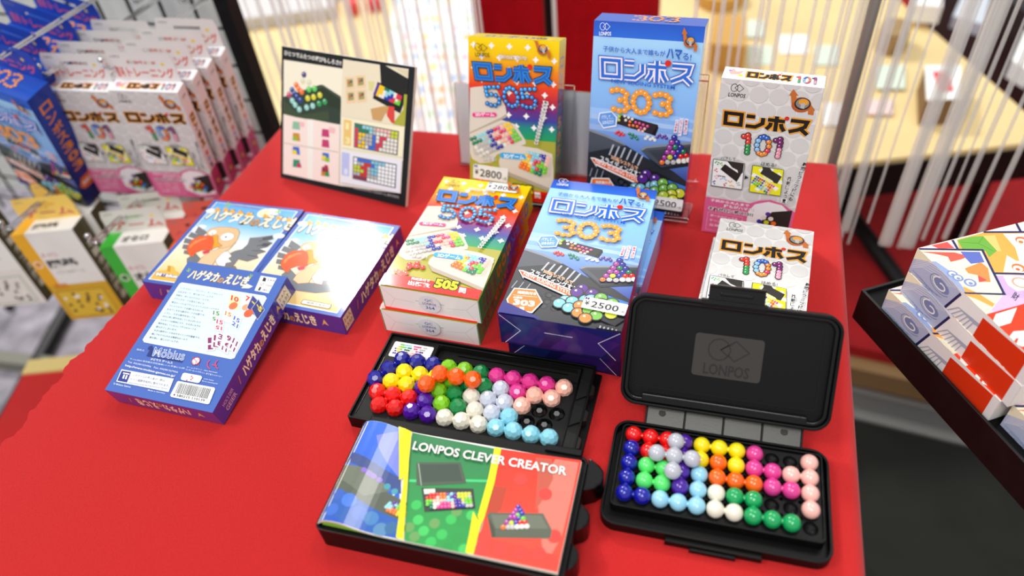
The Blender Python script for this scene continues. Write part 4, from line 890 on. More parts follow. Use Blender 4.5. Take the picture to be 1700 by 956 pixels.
# ------------------------------------------------------------------ game with faceted beads
def faceted_ball(r):
    """dual of a subdivided icosahedron: five and six sided facets"""
    t = bmesh.new(); bmesh.ops.create_icosphere(t, subdivisions=2, radius=1); t.verts.ensure_lookup_table(); V = []
    for f in t.faces:
        A = np.array([list(v.co) for v in f.verts]); V.append(Vector(np.linalg.solve(A, np.ones(3)))*r*.985)
    t.faces.index_update(); F = []
    for v in t.verts:
        fs = list(v.link_faces); nrm = v.co.normalized(); ref = (fs[0].calc_center_median()-v.co); ref = (ref-nrm*ref.dot(nrm)).normalized(); oth = nrm.cross(ref)
        fs.sort(key=lambda f: math.atan2((f.calc_center_median()-v.co).dot(oth), (f.calc_center_median()-v.co).dot(ref))); F.append([f.index for f in fs])
    t.free(); return V, F
FB = faceted_ball(.00672)
def smooth_ball(r):
    t = bmesh.new(); bmesh.ops.create_uvsphere(t, u_segments=28, v_segments=18, radius=r); V = [v.co.copy() for v in t.verts]; t.verts.index_update(); F = [[v.index for v in f.verts] for f in t.faces]; t.free(); return V, F
SB = smooth_ball(.0059)
_pm = {}
def piece(cells, ball, col, label, group, neck=.0022, pitch=.0138, faceted=True, z=0):
    """one puzzle piece: beads joined by short necks, a single mesh"""
    key = (col, faceted)
    if key not in _pm: _pm[key] = mat('glossy_bead_plastic', col, rough=.2 if faceted else .16, spec=.5, coat=.3 if faceted else .5, coat_rough=.05)
    c0 = Vector(cells[0]); V, F = [], []; rg = random.Random(len(label)); sm = []
    for c in cells:
        M = Matrix.Rotation(rg.uniform(0, 6.28), 3, 'Z') @ Matrix.Rotation(rg.uniform(-.25, .25), 3, 'X') if faceted else Matrix.Identity(3)
        b = len(V); V += [M @ v + Vector(c)-c0 for v in ball[0]]; F += [tuple(i+b for i in f) for f in ball[1]]
    nb = len(F)
    for i in range(len(cells)):
        for j in range(i+1, len(cells)):
            p, q = Vector(cells[i]), Vector(cells[j])
            if (p-q).length < pitch*1.06:
                t = bmesh.new(); add_tube(t, [p-c0, p-c0+(q-p)*.5, q-c0], neck, 10, False); t.verts.index_update(); b = len(V); V += [v.co.copy() for v in t.verts]; F += [tuple(v.index+b for v in f.verts) for f in t.faces]; t.free()
    o = link_mesh('puzzle_piece', V, F, _pm[key]); o.location = c0
    o.data.polygons.foreach_set('use_smooth', [(not faceted) or k >= nb for k in range(len(F))])
    return tag(o, label, 'puzzle piece', group)
TP = (-.1375, .3456, 0, -.359)
uT, vT, _ = basis(-.359, 0)
LA, LB = .0136*Vector((math.cos(-.36), math.sin(-.36), 0)), .0136*Vector((math.cos(.687), math.sin(.687), 0)); LO = Vector((-.0962, .3974, TZ+.0122))
def hx(i, j, up=0): return LO+LA*i+LB*j+Vector((0, 0, .0111*up))
def loc_t(p): q = p-Vector((TP[0], TP[1], TZ)); return Vector((q.dot(uT), q.dot(vT), q.z))
tr = empty('game_tray'); pose(tr, *TP); tag(tr, 'black plastic tray full of faceted beads with a small picture label', 'game tray')
# slab with real cups
bm = bmesh.new(); add_prism(bm, [(.0015, .0015), (.175, .0015), (.175, .0878), (.0015, .0878)], .0012, .0098)
slab = link_bm('bead_board', bm, M_PLAQ, tr)
cutters = bmesh.new(); cells = [(i, j) for j in range(0, -5, -1) for i in range(-j if False else 0, 14)]
def valid(i, j):
    p = loc_t(hx(i, j)); return .0060 < p.x < .166
HX = {0: range(0, 11), -1: range(0, 11), -2: range(0, 12), -3: range(1, 12), -4: range(2, 13)}
V, F = FB
for j, r in HX.items():
    for i in r:
        p = loc_t(hx(i, j)); bmv = [cutters.verts.new(v*.94+Vector((p.x, p.y, .0115))) for v in V]
        for f in F: cutters.faces.new([bmv[k] for k in f])
def boolean_cut(o, cut_bm):
    c = link_bm('cutter', cut_bm, M_BLACK); c.parent = None; c.matrix_world = o.matrix_world if o.parent is None else o.parent.matrix_world
    bpy.context.view_layer.update()
    md = o.modifiers.new('cut', 'BOOLEAN'); md.object = c; md.operation = 'DIFFERENCE'; md.solver = 'EXACT'
    bpy.context.view_layer.update(); me = bpy.data.meshes.new_from_object(o.evaluated_get(bpy.context.evaluated_depsgraph_get()))
    o.modifiers.clear(); o.data = me; bpy.data.objects.remove(c)
cutters2 = cutters
add_pts = rrect(.0450, .0716, .1635, .0850, .003)
add_prism(cutters2, add_pts, .0045, .02)
boolean_cut(slab, cutters2)
me = slab.data; me.materials.clear(); me.materials.append(M_PLAQ); me.materials.append(M_BLACKG)
for p in me.polygons:
    p.material_index = 1 if (p.center.z < .0096 and p.center.z > .0018 and .002 < p.center.x < .174 and .002 < p.center.y < .070) else 0
bm = bmesh.new(); ow, ol = .1790, .0893
add_ring(bm, rrect(0, 0, .1768, ol, .0016, 3), rrect(.0016, .0016, .1752, ol-.0016, .0012, 3), 0, .0126, bev=.0004); link_bm('rim', bm, M_BLACK, tr)
bm = bmesh.new(); add_prism(bm, rrect(.0004, .0004, .1764, ol-.0004, .0014, 3), 0, .0012); link_bm('base', bm, M_BLACK, tr)
bm = bmesh.new(); add_box(bm, (.1655, .002, .0098), (.1668, .086, .0112), .0003); add_box(bm, (.0035, .0065, .0098), (.0043, .064, .0103)); add_box(bm, (.0440, .0700, .0098), (.1645, .0712, .0112), .0003); add_box(bm, (.0435, .0712, .0098), (.0447, .0862, .0112), .0003); add_box(bm, (.0440, .0852, .0098), (.166, .0862, .0112), .0003)
add_box(bm, (.062, .0735, .0045), (.155, .0745, .0062), .0003); add_box(bm, (.062, .0815, .0045), (.155, .0822, .0062), .0003); link_bm('moulded_ridges', bm, M_BLACKG, tr)
for y in (.0665, .0420, .0175):
    bm = bmesh.new(); add_prism(bm, [(.1675, y-.012), (.1745, y-.007), (.1795, y-.005), (.1795, y+.003), (.1745, y+.0065), (.1675, y+.0085)], .0015, .0118, .0003); link_bm('tooth', bm, M_PLAQ, tr)
bm = bmesh.new(); add_box(bm, (.1750, .001, .0), (.1815, .088, .0045), .0006); link_bm('side_ledge', bm, M_BLACK, tr)
fr = ((0, 0, .0126), (1, 0, 0), (0, 1, 0)); k = Ink(fr, (.1765, .0893)); k.z = -.0026
k.raw(rrect(.0060, .0660, .0412, .0825, .0015, 3), hexc('#f4f2ef'))
g = rows('..ggbbbb.kkkk.xx. .ygggbGGwkk.xxx. Byyg.GGGww.kxPP. ByyyGRRwwppPPP.. BByyRRRooppp.P..')
for j, row in enumerate(g):
    for i, ch in enumerate(row):
        if ch in PAL: k.circ((9.2+i*1.72+(j % 2)*.85, 79.8-j*2.5), .95, PAL[ch], 7)
ink_sheet('picture_label', [k], M_GLOSS, tr)
FG = 'faceted bead pieces in the black tray'
for cells, col, nm in (([(0, 0), (1, 0), (2, 0), (0, -1), (0, -2)], '#14188c', 'dark blue faceted five-bead piece at the far left of the tray'),
    ([(1, -1), (2, -1), (3, -1), (1, -2), (2, -2)], '#f0d800', 'yellow faceted piece inside the dark blue corner'),
    ([(1, -3), (2, -3), (3, -3), (2, -4), (3, -4)], '#e01410', 'red faceted piece at the near left of the tray'),
    ([(3, -2), (4, -3), (4, -4), (5, -4)], '#4a1494', 'purple faceted piece right of the red one'),
    ([(3, 0), (4, 0), (4, -1), (4, -2), (5, -3)], '#7ec41c', 'lime green faceted piece crossed by the orange beads'),
    ([(5, 0), (6, -1), (5, -1), (5, -2), (6, -3)], '#04803e', 'dark green faceted piece right of the lime one'),
    ([(6, -2), (7, -3), (6, -4), (7, -4), (8, -4)], '#e2dccb', 'cream faceted piece at the near middle of the tray'),
    ([(7, -1), (7, -2), (8, -2), (8, -3)], '#c3c8d6', 'pale grey faceted piece between cream and pink'),
    ([(6, 0), (7, 0), (8, 0), (9, 0), (8, -1)], '#d8308a', 'pink faceted piece along the far edge of the beads'),
    ([(10, 0), (9, -1), (10, -1), (9, -2)], '#f5b8a4', 'peach faceted piece beside the empty black cups'),
    ([(9, -3), (9, -4), (10, -4), (11, -4), (12, -4)], '#8ad0e2', 'light blue faceted piece at the near right of the tray')):
    piece([hx(*c) for c in cells], FB, col, nm, FG)
piece([hx(11/3, -7/3, 1), hx(11/3, -4/3, 1), hx(14/3, -4/3, 1), hx(17/3, -4/3, 1)], FB, '#f85c08', 'orange faceted four-bead piece lying on top of the others', FG)

# ------------------------------------------------------------------ its sliding lid with the booklet
LD = (-.1493, .2494, 0, -.3309)
ld = empty('sliding_case_cover'); pose(ld, *LD); tag(ld, 'thick black plastic cover of the faceted bead game under the booklet', 'case cover')
bm = bmesh.new(); add_prism(bm, rrect(0, 0, .1690, .0895, .0045, 5), 0, .0205, .0012); link_bm('body', bm, M_BLACK, ld)
bm = bmesh.new(); add_ring(bm, rrect(0, 0, .1690, .0895, .0045, 5), rrect(.0018, .0018, .1672, .0877, .0035, 5), .0205, .0222, bev=.0004); link_bm('raised_rim', bm, M_BLACKG, ld)
bm = bmesh.new(); add_box(bm, (.004, .0905-.0065, .0205), (.1640, .0925, .0240), .0012); link_bm('far_rail', bm, M_BLACK, ld)
bm = bmesh.new(); add_box(bm, (.138, .0905-.003, .0242), (.1640, .0925, .0262), .0008); link_bm('hinge_pin', bm, M_BLACKG, ld)
for y0, y1, x1 in ((.0640, .0895, .0125), (.0345, .0545, .0085), (.008, .026, .0065)):
    bm = bmesh.new(); ym = (y0+y1)/2; hw = (y1-y0)/2
    pts = [(.1690, y0)]+[(.1690+x1*(1-abs(t)**3), ym+hw*t) for t in (-.95, -.7, -.4, 0, .4, .7, .95)]+[(.1690, y1)]
    add_prism(bm, pts, .002, .0215, .0015); link_bm('side_lug', bm, M_BLACKG, ld)
# booklet: cover and pages following one bent profile
def bprof(x):                                                          # height of the cover above the lid, rolled up at the spine
    return .0022+.0068*math.exp(-((x-.014)/.016)**2)*(1 if x > .016 else 1)*1.0 - (.006*max(0, (.006-x)/.006)**2)
bw, bl_ = .1640, .0805
def bend_sheet(ink, off):
    bm = bmesh.new(); vs = [bm.verts.new(v) for v in ink.V]; lay = bm.loops.layers.float_color.new('Col'); 
    for f in ink.F:
        try: fc = bm.faces.new([vs[i] for i in f])
        except ValueError: continue
        for lp, i in zip(fc.loops, f): lp[lay] = ink.C[i]
    for x in [i*.0035 for i in range(0, 22)]: bmesh.ops.bisect_plane(bm, geom=bm.verts[:]+bm.edges[:]+bm.faces[:], plane_co=(x, 0, 0), plane_no=(1, 0, 0), dist=1e-7)
    for v in bm.verts: v.co.z += bprof(v.co.x)+off
    return bm
ik = Ink(((0, 0, 0), (1, 0, 0), (0, 1, 0)), (bw, bl_), [(345, 78), (1515, 310), (1400, 890), (75, 605)]); ik.z = 0; ik.dz = .000008
ik.uvpoly([(0, 0), (1, 0), (1, 1), (0, 1)], '#f0efe6')
m_ = lambda pts, c: ik.poly(pts, c)
def lg(c0, c1, p0, p1):
    A, B = np.array(hexc(c0)), np.array(hexc(c1)); a_, b_ = ik.P(p0), ik.P(p1); dx, dy = b_[0]-a_[0], b_[1]-a_[1]; L2 = dx*dx+dy*dy
    return lambda u, v: tuple(A+(B-A)*min(1, max(0, ((u-a_[0])*dx+(v-a_[1])*dy)/L2)))
m_([(345, 78), (560, 110), (550, 380), (540, 700), (75, 605)], lg('#3a6cdc', '#2a58b8', (450, 100), (300, 640)))
m_([(430, 170), (560, 130), (552, 380), (480, 300), (440, 230)], '#7a86dc'); m_([(300, 250), (555, 375), (556, 460), (420, 380), (255, 290)], '#3f4f86')
m_([(190, 380), (240, 300), (440, 430), (620, 520), (560, 605), (450, 560), (300, 490), (180, 430)], '#585f52'); m_([(240, 310), (400, 350), (500, 440), (350, 480), (210, 380)], '#6c7262')
m_([(120, 560), (180, 430), (440, 560), (530, 600), (530, 695), (260, 640)], '#2f5fb0')
for x, y, r, c in ((275, 510, 5, '#4a7ad8'), (330, 570, 5, '#3a68c0'), (390, 590, 5, '#4a80b8'), (440, 650, 5, '#5a88b0'), (220, 480, 4, '#3a60b8'), (500, 640, 4.5, '#3a6a98'), (180, 560, 4.5, '#3f6cc8')): ik.circ((x, y), r, c)
for x, y in ((360, 350), (385, 365), (410, 375), (440, 390)): ik.circ((x, y), 2, '#8a6ad0', 8)
for x, y in ((480, 420), (520, 445)): ik.circ((x, y), 2.4, '#4a9aa8', 8)
g = rows('.PPgYYY bPbggYY bbPgoYy bbooYyy .oooyy.')
quadgrid(ik, [(500, 490), (610, 530), (575, 595), (450, 540)], 7, 5, lambda i, j: PAL.get(g[j][i]), 1.35)
m_([(620, 138), (1060, 232), (1030, 370), (985, 600), (910, 800), (575, 712), (590, 480), (600, 300)], lg('#2f7a4a', '#2f9a48', (800, 200), (760, 720)))
for i, (x, y) in enumerate([(640, 520), (700, 560), (650, 600), (740, 620), (830, 600), (890, 610), (680, 660), (600, 640), (780, 680), (860, 700), (900, 760), (630, 690), (720, 720), (810, 750), (940, 580), (860, 560)]): ik.circ((x, y), 3.6, ('#3cb858', '#2f9446', '#48c060', '#6a9a58')[i % 4], 12)
m_([(600, 384), (655, 386), (650, 400), (600, 398)], '#48c878'); m_([(905, 390), (1035, 395), (1032, 408), (905, 403)], '#48c878')
m_([(640, 300), (650, 294), (880, 300), (912, 405), (905, 412), (680, 420), (640, 415)], '#4c5a48'); m_([(660, 305), (868, 310), (890, 398), (672, 402)], '#3e4c40'); ik.stroke([(652, 300), (668, 418)], .5, '#a8b4a4')
m_([(668, 430), (950, 440), (962, 545), (685, 560)], '#39403a'); m_([(680, 437), (742, 436), (745, 462), (684, 464)], '#d8e4cc')
g = rows('.RRRooPbPYYYY RRRpoobPPYYYx ggpppxbbPBYgg gGwwkkkpBPxgg .GwkkkkpPBBxx')
quadgrid(ik, [(690, 458), (935, 458), (950, 540), (694, 548)], 13, 5, lambda i, j: PAL.get(g[j][i]), 1.45)
m_([(1095, 240), (1515, 310), (1400, 890), (950, 802), (1000, 640), (1060, 400)], lg('#e8341f', '#f0503a', (1200, 300), (1150, 850)))
m_([(1050, 430), (1130, 440), (1100, 560), (1020, 600)], '#b8442c'); m_([(1380, 300), (1500, 320), (1470, 480), (1420, 700), (1330, 860), (1290, 520), (1330, 380)], '#d87868'); m_([(1280, 290), (1360, 300), (1370, 400), (1310, 520), (1280, 560), (1290, 380)], '#c05844')
m_([(970, 780), (1000, 700), (1400, 800), (1396, 880)], '#d84434')
for x, y in ((1000, 760), (1095, 765), (1200, 780), (1300, 790), (1010, 700), (1380, 700), (1200, 400), (1330, 480)): ik.circ((x, y), 4.6, '#f4443a', 14)
m_([(1025, 585), (1040, 572), (1320, 580), (1368, 670), (1360, 712), (1050, 705)], '#5c6050'); m_([(1045, 582), (1310, 590), (1350, 660), (1070, 655)], '#6d7262'); m_([(1030, 592), (1050, 705), (1070, 700), (1066, 655)], '#484c3e')
m_([(1190, 535), (1245, 650), (1095, 660)], '#3a2f56')
for r_ in ([(1190, 545, 'B')], [(1178, 562, 'm'), (1202, 563, 'B')], [(1166, 578, 'm'), (1188, 588, 'g'), (1210, 580, 'B')], [(1150, 598, 'm'), (1172, 598, 'm'), (1194, 606, 'B'), (1216, 606, 'g')], [(1130, 625, 'm'), (1155, 628, 'Y'), (1180, 626, 'B'), (1202, 626, 'R'), (1226, 626, 'R')], [(1112, 650, 'o'), (1138, 650, 'x'), (1160, 650, 'x'), (1185, 649, 'w'), (1210, 648, 'w'), (1236, 647, 'w')]):
    for x, y, c in r_: ik.bead((x, y), 1.75, PAL[c])
YL = '#f4e818'
m_([(550, 112), (617, 140), (600, 308), (590, 372), (548, 392)], YL); m_([(602, 306), (570, 712), (530, 702), (566, 440), (580, 330)], YL)
m_([(1062, 232), (1098, 240), (1062, 420), (1010, 600), (990, 640), (975, 590), (1030, 390)], YL); m_([(950, 566), (992, 636), (1000, 600), (950, 804), (908, 796), (935, 660)], YL)
ik.text('LONPOS CLEVER CREATOR', (620, 232), (1436, 388), (634, 190), '#f4f2ee', bold=.015, out='#8a8478', ow=.04, res=3)
bk = empty('instruction_booklet'); pose(bk, *LD); bk.location += Vector((0, 0, .0223)); off = uT*0
bkm = Matrix.Translation((.0005, .0025, 0)); 
ub, vb, _ = basis(LD[3], 0); bk.location += ub*.0012+vb*.0030
tag(bk, 'blue, green and red instruction booklet with rolled-up left edge on the black lid', 'booklet')
link_bm('cover', bend_sheet(ik, .00025), mat('glossy_paper', '#ffffff', rough=.22, attr=True, coat=.6, coat_rough=.12), bk)
bm = bmesh.new(); n_ = 60; up, dn = [], []
for i in range(n_+1):
    x = bw*i/n_; zt = bprof(x); zb = .0002 if x > .045 else .0002+.0
    for yy, L_ in ((0.0002, up),):
        up.append((bm.verts.new((x, .0002, zt)), bm.verts.new((x, bl_-.0002, zt)))); zb = max(.0001, zt-.0022); dn.append((bm.verts.new((x, .0002, zb)), bm.verts.new((x, bl_-.0002, zb))))
for i in range(n_):
    bm.faces.new((up[i][0], up[i+1][0], up[i+1][1], up[i][1])); bm.faces.new((dn[i][0], dn[i][1], dn[i+1][1], dn[i+1][0]))
    bm.faces.new((up[i][0], dn[i][0], dn[i+1][0], up[i+1][0])); bm.faces.new((up[i][1], up[i+1][1], dn[i+1][1], dn[i][1]))
bm.faces.new((up[0][0], up[0][1], dn[0][1], dn[0][0])); bm.faces.new((up[-1][0], dn[-1][0], dn[-1][1], up[-1][1]))
link_bm('pages', bm, mat('paper_edges', '#dcdccb', rough=.7), bk)
bm = bmesh.new()
P = [(x, .0006, max(.00015, bprof(x)-.0023)) for x in [i*.004 for i in range(1, 13)]]
a_ = [bm.verts.new((x, .0006, 0.0001)) for x, _, _ in P]; b_ = [bm.verts.new(p) for p in P]; a2 = [bm.verts.new((x, bl_-.001, 0.0001)) for x, _, _ in P]; b2 = [bm.verts.new((x, bl_-.001, z)) for x, _, z in P]
for i in range(len(P)-1): bm.faces.new((a_[i], a_[i+1], b_[i+1], b_[i])); bm.faces.new((a2[i], b2[i], b2[i+1], a2[i+1])); bm.faces.new((b_[i], b_[i+1], b2[i+1], b2[i]))
link_bm('green_inner_page', bm, mat('green_paper', '#86c23a', rough=.6), bk)

# ------------------------------------------------------------------ game with smooth beads
GO, GY = Vector((.0757, .3005, TZ)), -.3303
uG, vG, _ = basis(GY, 0)
def gp(c, r, up=0): return GO+uG*(.012*c)-vG*(.012*r)+Vector((0, 0, .0122+.0085*up))
cs = empty('game_case'); pose(cs, GO.x, GO.y, 0, GY); tag(cs, 'open black plastic travel case of smooth beads with a raised lid', 'game case')
OUT = (-.0145, -.0705, .1335, .0140)
bm = bmesh.new(); add_prism(bm, rrect(*OUT, .011, 7), .0, .0022, .0004)
link_bm('base', bm, M_BLACK, cs)
inset = lambda d_, r: rrect(OUT[0]+d_, OUT[1]+d_, OUT[2]-d_, OUT[3]-d_, r, 7)
bm = bmesh.new(); add_ring(bm, inset(0, .011), inset(.0018, .0095), .0022, .0092, bev=.0005); link_bm('outer_wall', bm, M_BLACK, cs)
bm = bmesh.new(); add_prism(bm, rrect(-.0072, -.0562, .1275, .0078, .003, 7), .0022, .0092); bd_ = link_bm('bead_board', bm, M_PLAQ, cs)
cut = bmesh.new()
for r in range(5):
    for c in range(11):
        t = bmesh.ops.create_uvsphere(cut, u_segments=20, v_segments=12, radius=.0053); bmesh.ops.translate(cut, verts=t['verts'], vec=(c*.012, -r*.012, .0110))
boolean_cut(bd_, cut)
cut = bmesh.new()
for r in range(4):
    for c in range(10):
        t = bmesh.ops.create_cone(cut, cap_ends=True, segments=8, radius1=.0014, radius2=.0014, depth=.01); bmesh.ops.translate(cut, verts=t['verts'], vec=(c*.012+.006, -r*.012-.006, .0100))
boolean_cut(bd_, cut)
bd_.data.materials.clear(); bd_.data.materials.append(M_BLACK)
bm = bmesh.new(); add_ring(bm, rrect(-.0088, -.0578, .1290, .0094, .004, 7), rrect(-.0074, -.0564, .1276, .0080, .003, 7), .0022, .0112, .0090, bev=.0004); link_bm('inner_wall', bm, M_BLACK, cs)
bm = bmesh.new(); add_prism(bm, [(.030, -.0738), (.091, -.0738), (.091, -.0700), (.030, -.0700)], .0005, .0060, .0006); link_bm('front_lip', bm, M_BLACK, cs)
bm = bmesh.new(); add_prism(bm, [(.046, -.0760), (.075, -.0760), (.075, -.0738), (.046, -.0738)], .0005, .0040, .0005); link_bm('latch_catch', bm, M_BLACK, cs)
# strap between case and lid: four ribbed fields
s0, s1, z0, z1 = .0146, .0305, .0060, .0150
def sp(x, f, h=0): y = s0+(s1-s0)*f; return Vector((x, y, z0+(z1-z0)*f+h))
st_ = []
bm = bmesh.new()
for a_, b_, h in ((.0062, .1165, 0),):
    q = [sp(a_, 0), sp(b_, 0), sp(b_, 1), sp(a_, 1)]; lo = [p-Vector((0, 0, .0014)) for p in q]
    top = [bm.verts.new(p) for p in q]; bot = [bm.verts.new(p) for p in lo]; bm.faces.new(top); bm.faces.new(bot[::-1])
    for i in range(4): bm.faces.new((bot[i], bot[(i+1) % 4], top[(i+1) % 4], top[i]))
M_STRAP = mat('worn_black_plastic', '#35362f', rough=.38, spec=.6, bump=.3, bscale=900, bdist=.0002)
strap = link_bm('hinge_strap', bm, M_STRAP, cs)
bm = bmesh.new()
for x in (.0066, .0345, .0620, .0890, .1160):
    for dz in (0,): add_tube(bm, [sp(x, 0, .0003), sp(x, 1, .0003)], .0008, 6)
link_bm('strap_ribs', bm, M_BLACK, strap)
M_BOSS = mat('grey_plastic_boss', '#4c4d48', rough=.4)
for x in (.018, .104): 
    bm = bmesh.new(); p = sp(x, .55, .0003); t = bmesh.ops.create_cone(bm, cap_ends=True, segments=18, radius1=.0026, radius2=.0024, depth=.0012); bmesh.ops.translate(bm, verts=t['verts'], vec=p); link_bm('round_boss', bm, M_BOSS, strap)
# the lid, standing half open, its inside towards the viewer
lid = empty('lid'); lid.parent = cs
bpy.context.view_layer.update()
u_, v_, n_v = basis(-.3303, .93)
WM = Matrix(((u_.x, v_.x, n_v.x, .0717), (u_.y, v_.y, n_v.y, .3321), (u_.z, v_.z, n_v.z, .0145+TZ), (0, 0, 0, 1)))
lid.matrix_world = WM
lw, ll = .1460, .0823
bm = bmesh.new(); add_prism(bm, rrect(0, 0, lw, ll, .012, 8), 0, .0022, 0); link_bm('lid_panel', bm, M_BLACK, lid)
# rim with gaps for the latch (top) and the strap (bottom): outline notched inwards
bm = bmesh.new(); add_ring(bm, rrect(0, 0, lw, ll, .012, 8), rrect(.0022, .0022, lw-.0022, ll-.0022, .010, 8), .0004, .0100, .0022, bev=.0006)
link_bm('lid_rim', bm, M_BLACK, lid)
bm = bmesh.new(); add_ring(bm, rrect(.0022, .0022, lw-.0022, ll-.0022, .010, 8), rrect(.0050, .0050, lw-.0050, ll-.0050, .0075, 8), .0022, .0068, .0022, bev=.0006); link_bm('inner_step', bm, M_BLACKG, lid)
bm = bmesh.new(); add_ring(bm, rrect(.0100, .0125, lw-.0100, .0725, .0015, 3), rrect(.0106, .0131, lw-.0106, .0719, .0012, 3), .0022, .0027); link_bm('moulded_frame', bm, M_BLACKG, lid)
bm = bmesh.new(); add_box(bm, (.016, .0022, .0022), (.131, .0085, .0075), .0008); link_bm('hinge_bar', bm, M_BLACKG, lid)
bm = bmesh.new(); add_box(bm, (.0500, .0790, .0005), (.0950, .0835, .0095), .0006); link_bm('latch_mount', bm, M_BLACK, lid)
bm = bmesh.new(); add_box(bm, (.0545, .0830, .0035), (.0930, .0940, .0062), .0006); add_box(bm, (.0545, .0925, .0035), (.0930, .0945, .0085), .0006); add_box(bm, (.0625, .0870, .0062), (.0850, .0895, .0070), .0006); link_bm('latch', bm, M_BLACKG, lid)
bm = bmesh.new(); add_prism(bm, rrect(.0490, .0265, .0970, .0580, .0025, 4), .0022, .0026, .0002); plq = link_bm('logo_plaque', bm, mat('raised_black_plaque', '#34312e', rough=.6, spec=.35), lid)
k = Ink(((0, 0, .0026), (1, 0, 0), (0, 1, 0)), (lw, ll)); k.z = .00012
maker_mark(k, [(54, 56), (92, 56), (92, 28.5), (54, 28.5)], '#090909', .9, word=True)
ink_sheet('logo_lettering', [k], mat('ink_on_plastic', '#000000', rough=.5, attr=True), plq)
SG = 'smooth bead pieces in the open case'
for cells, col, nm in (([(0, 0), (1, 0), (2, 0), (1, 1), (2, 1)], '#e4120e', 'red smooth piece at the far left of the case'),
    ([(0, 1), (0, 2), (0, 3), (0, 4), (1, 4)], '#10189a', 'dark blue smooth L-shaped piece down the left side'),
    ([(1, 2), (2, 2), (1, 3), (2, 3)], '#55e06a', 'light green smooth square piece of four beads'),
    ([(3, 0), (3, 1), (3, 2), (3, 3)], '#4a169a', 'purple smooth piece partly under the grey cross'),
    ([(4, 2), (4, 3), (4, 4), (3, 4), (2, 4)], '#96d2ea', 'light blue smooth piece along the near edge'),
    ([(4, 0), (5, 0), (6, 0), (4, 1), (6, 1)], '#f2dc08', 'yellow smooth U-shaped piece at the far middle'),
    ([(5, 1), (5, 2), (6, 2), (7, 2)], '#f86408', 'orange smooth piece below the yellow one'),
    ([(7, 0), (7, 1), (8, 1), (8, 2), (9, 2)], '#da3c90', 'pink smooth stair-shaped piece'),
    ([(10, 0), (10, 1), (9, 1), (10, 2), (10, 3)], '#f6b9ae', 'peach smooth piece down the right side'),
    ([(5, 3), (5, 4), (6, 4)], '#e8e3d0', 'cream smooth three-bead corner piece'),
    ([(6, 3), (7, 3), (7, 4), (8, 4), (9, 4)], '#08a058', 'emerald green smooth piece at the near right')):
    piece([gp(*c) for c in cells], SB, col, nm, SG, pitch=.0122, faceted=False, neck=.0019)
piece([gp(2.5, 1.5, 1), gp(1.5, 1.5, 1), gp(3.5, 1.5, 1), gp(2.5, .5, 1), gp(2.5, 2.5, 1)], SB, '#b9bac4', 'pale grey smooth cross-shaped piece lying on top of the others', SG, pitch=.0122, faceted=False, neck=.0019)

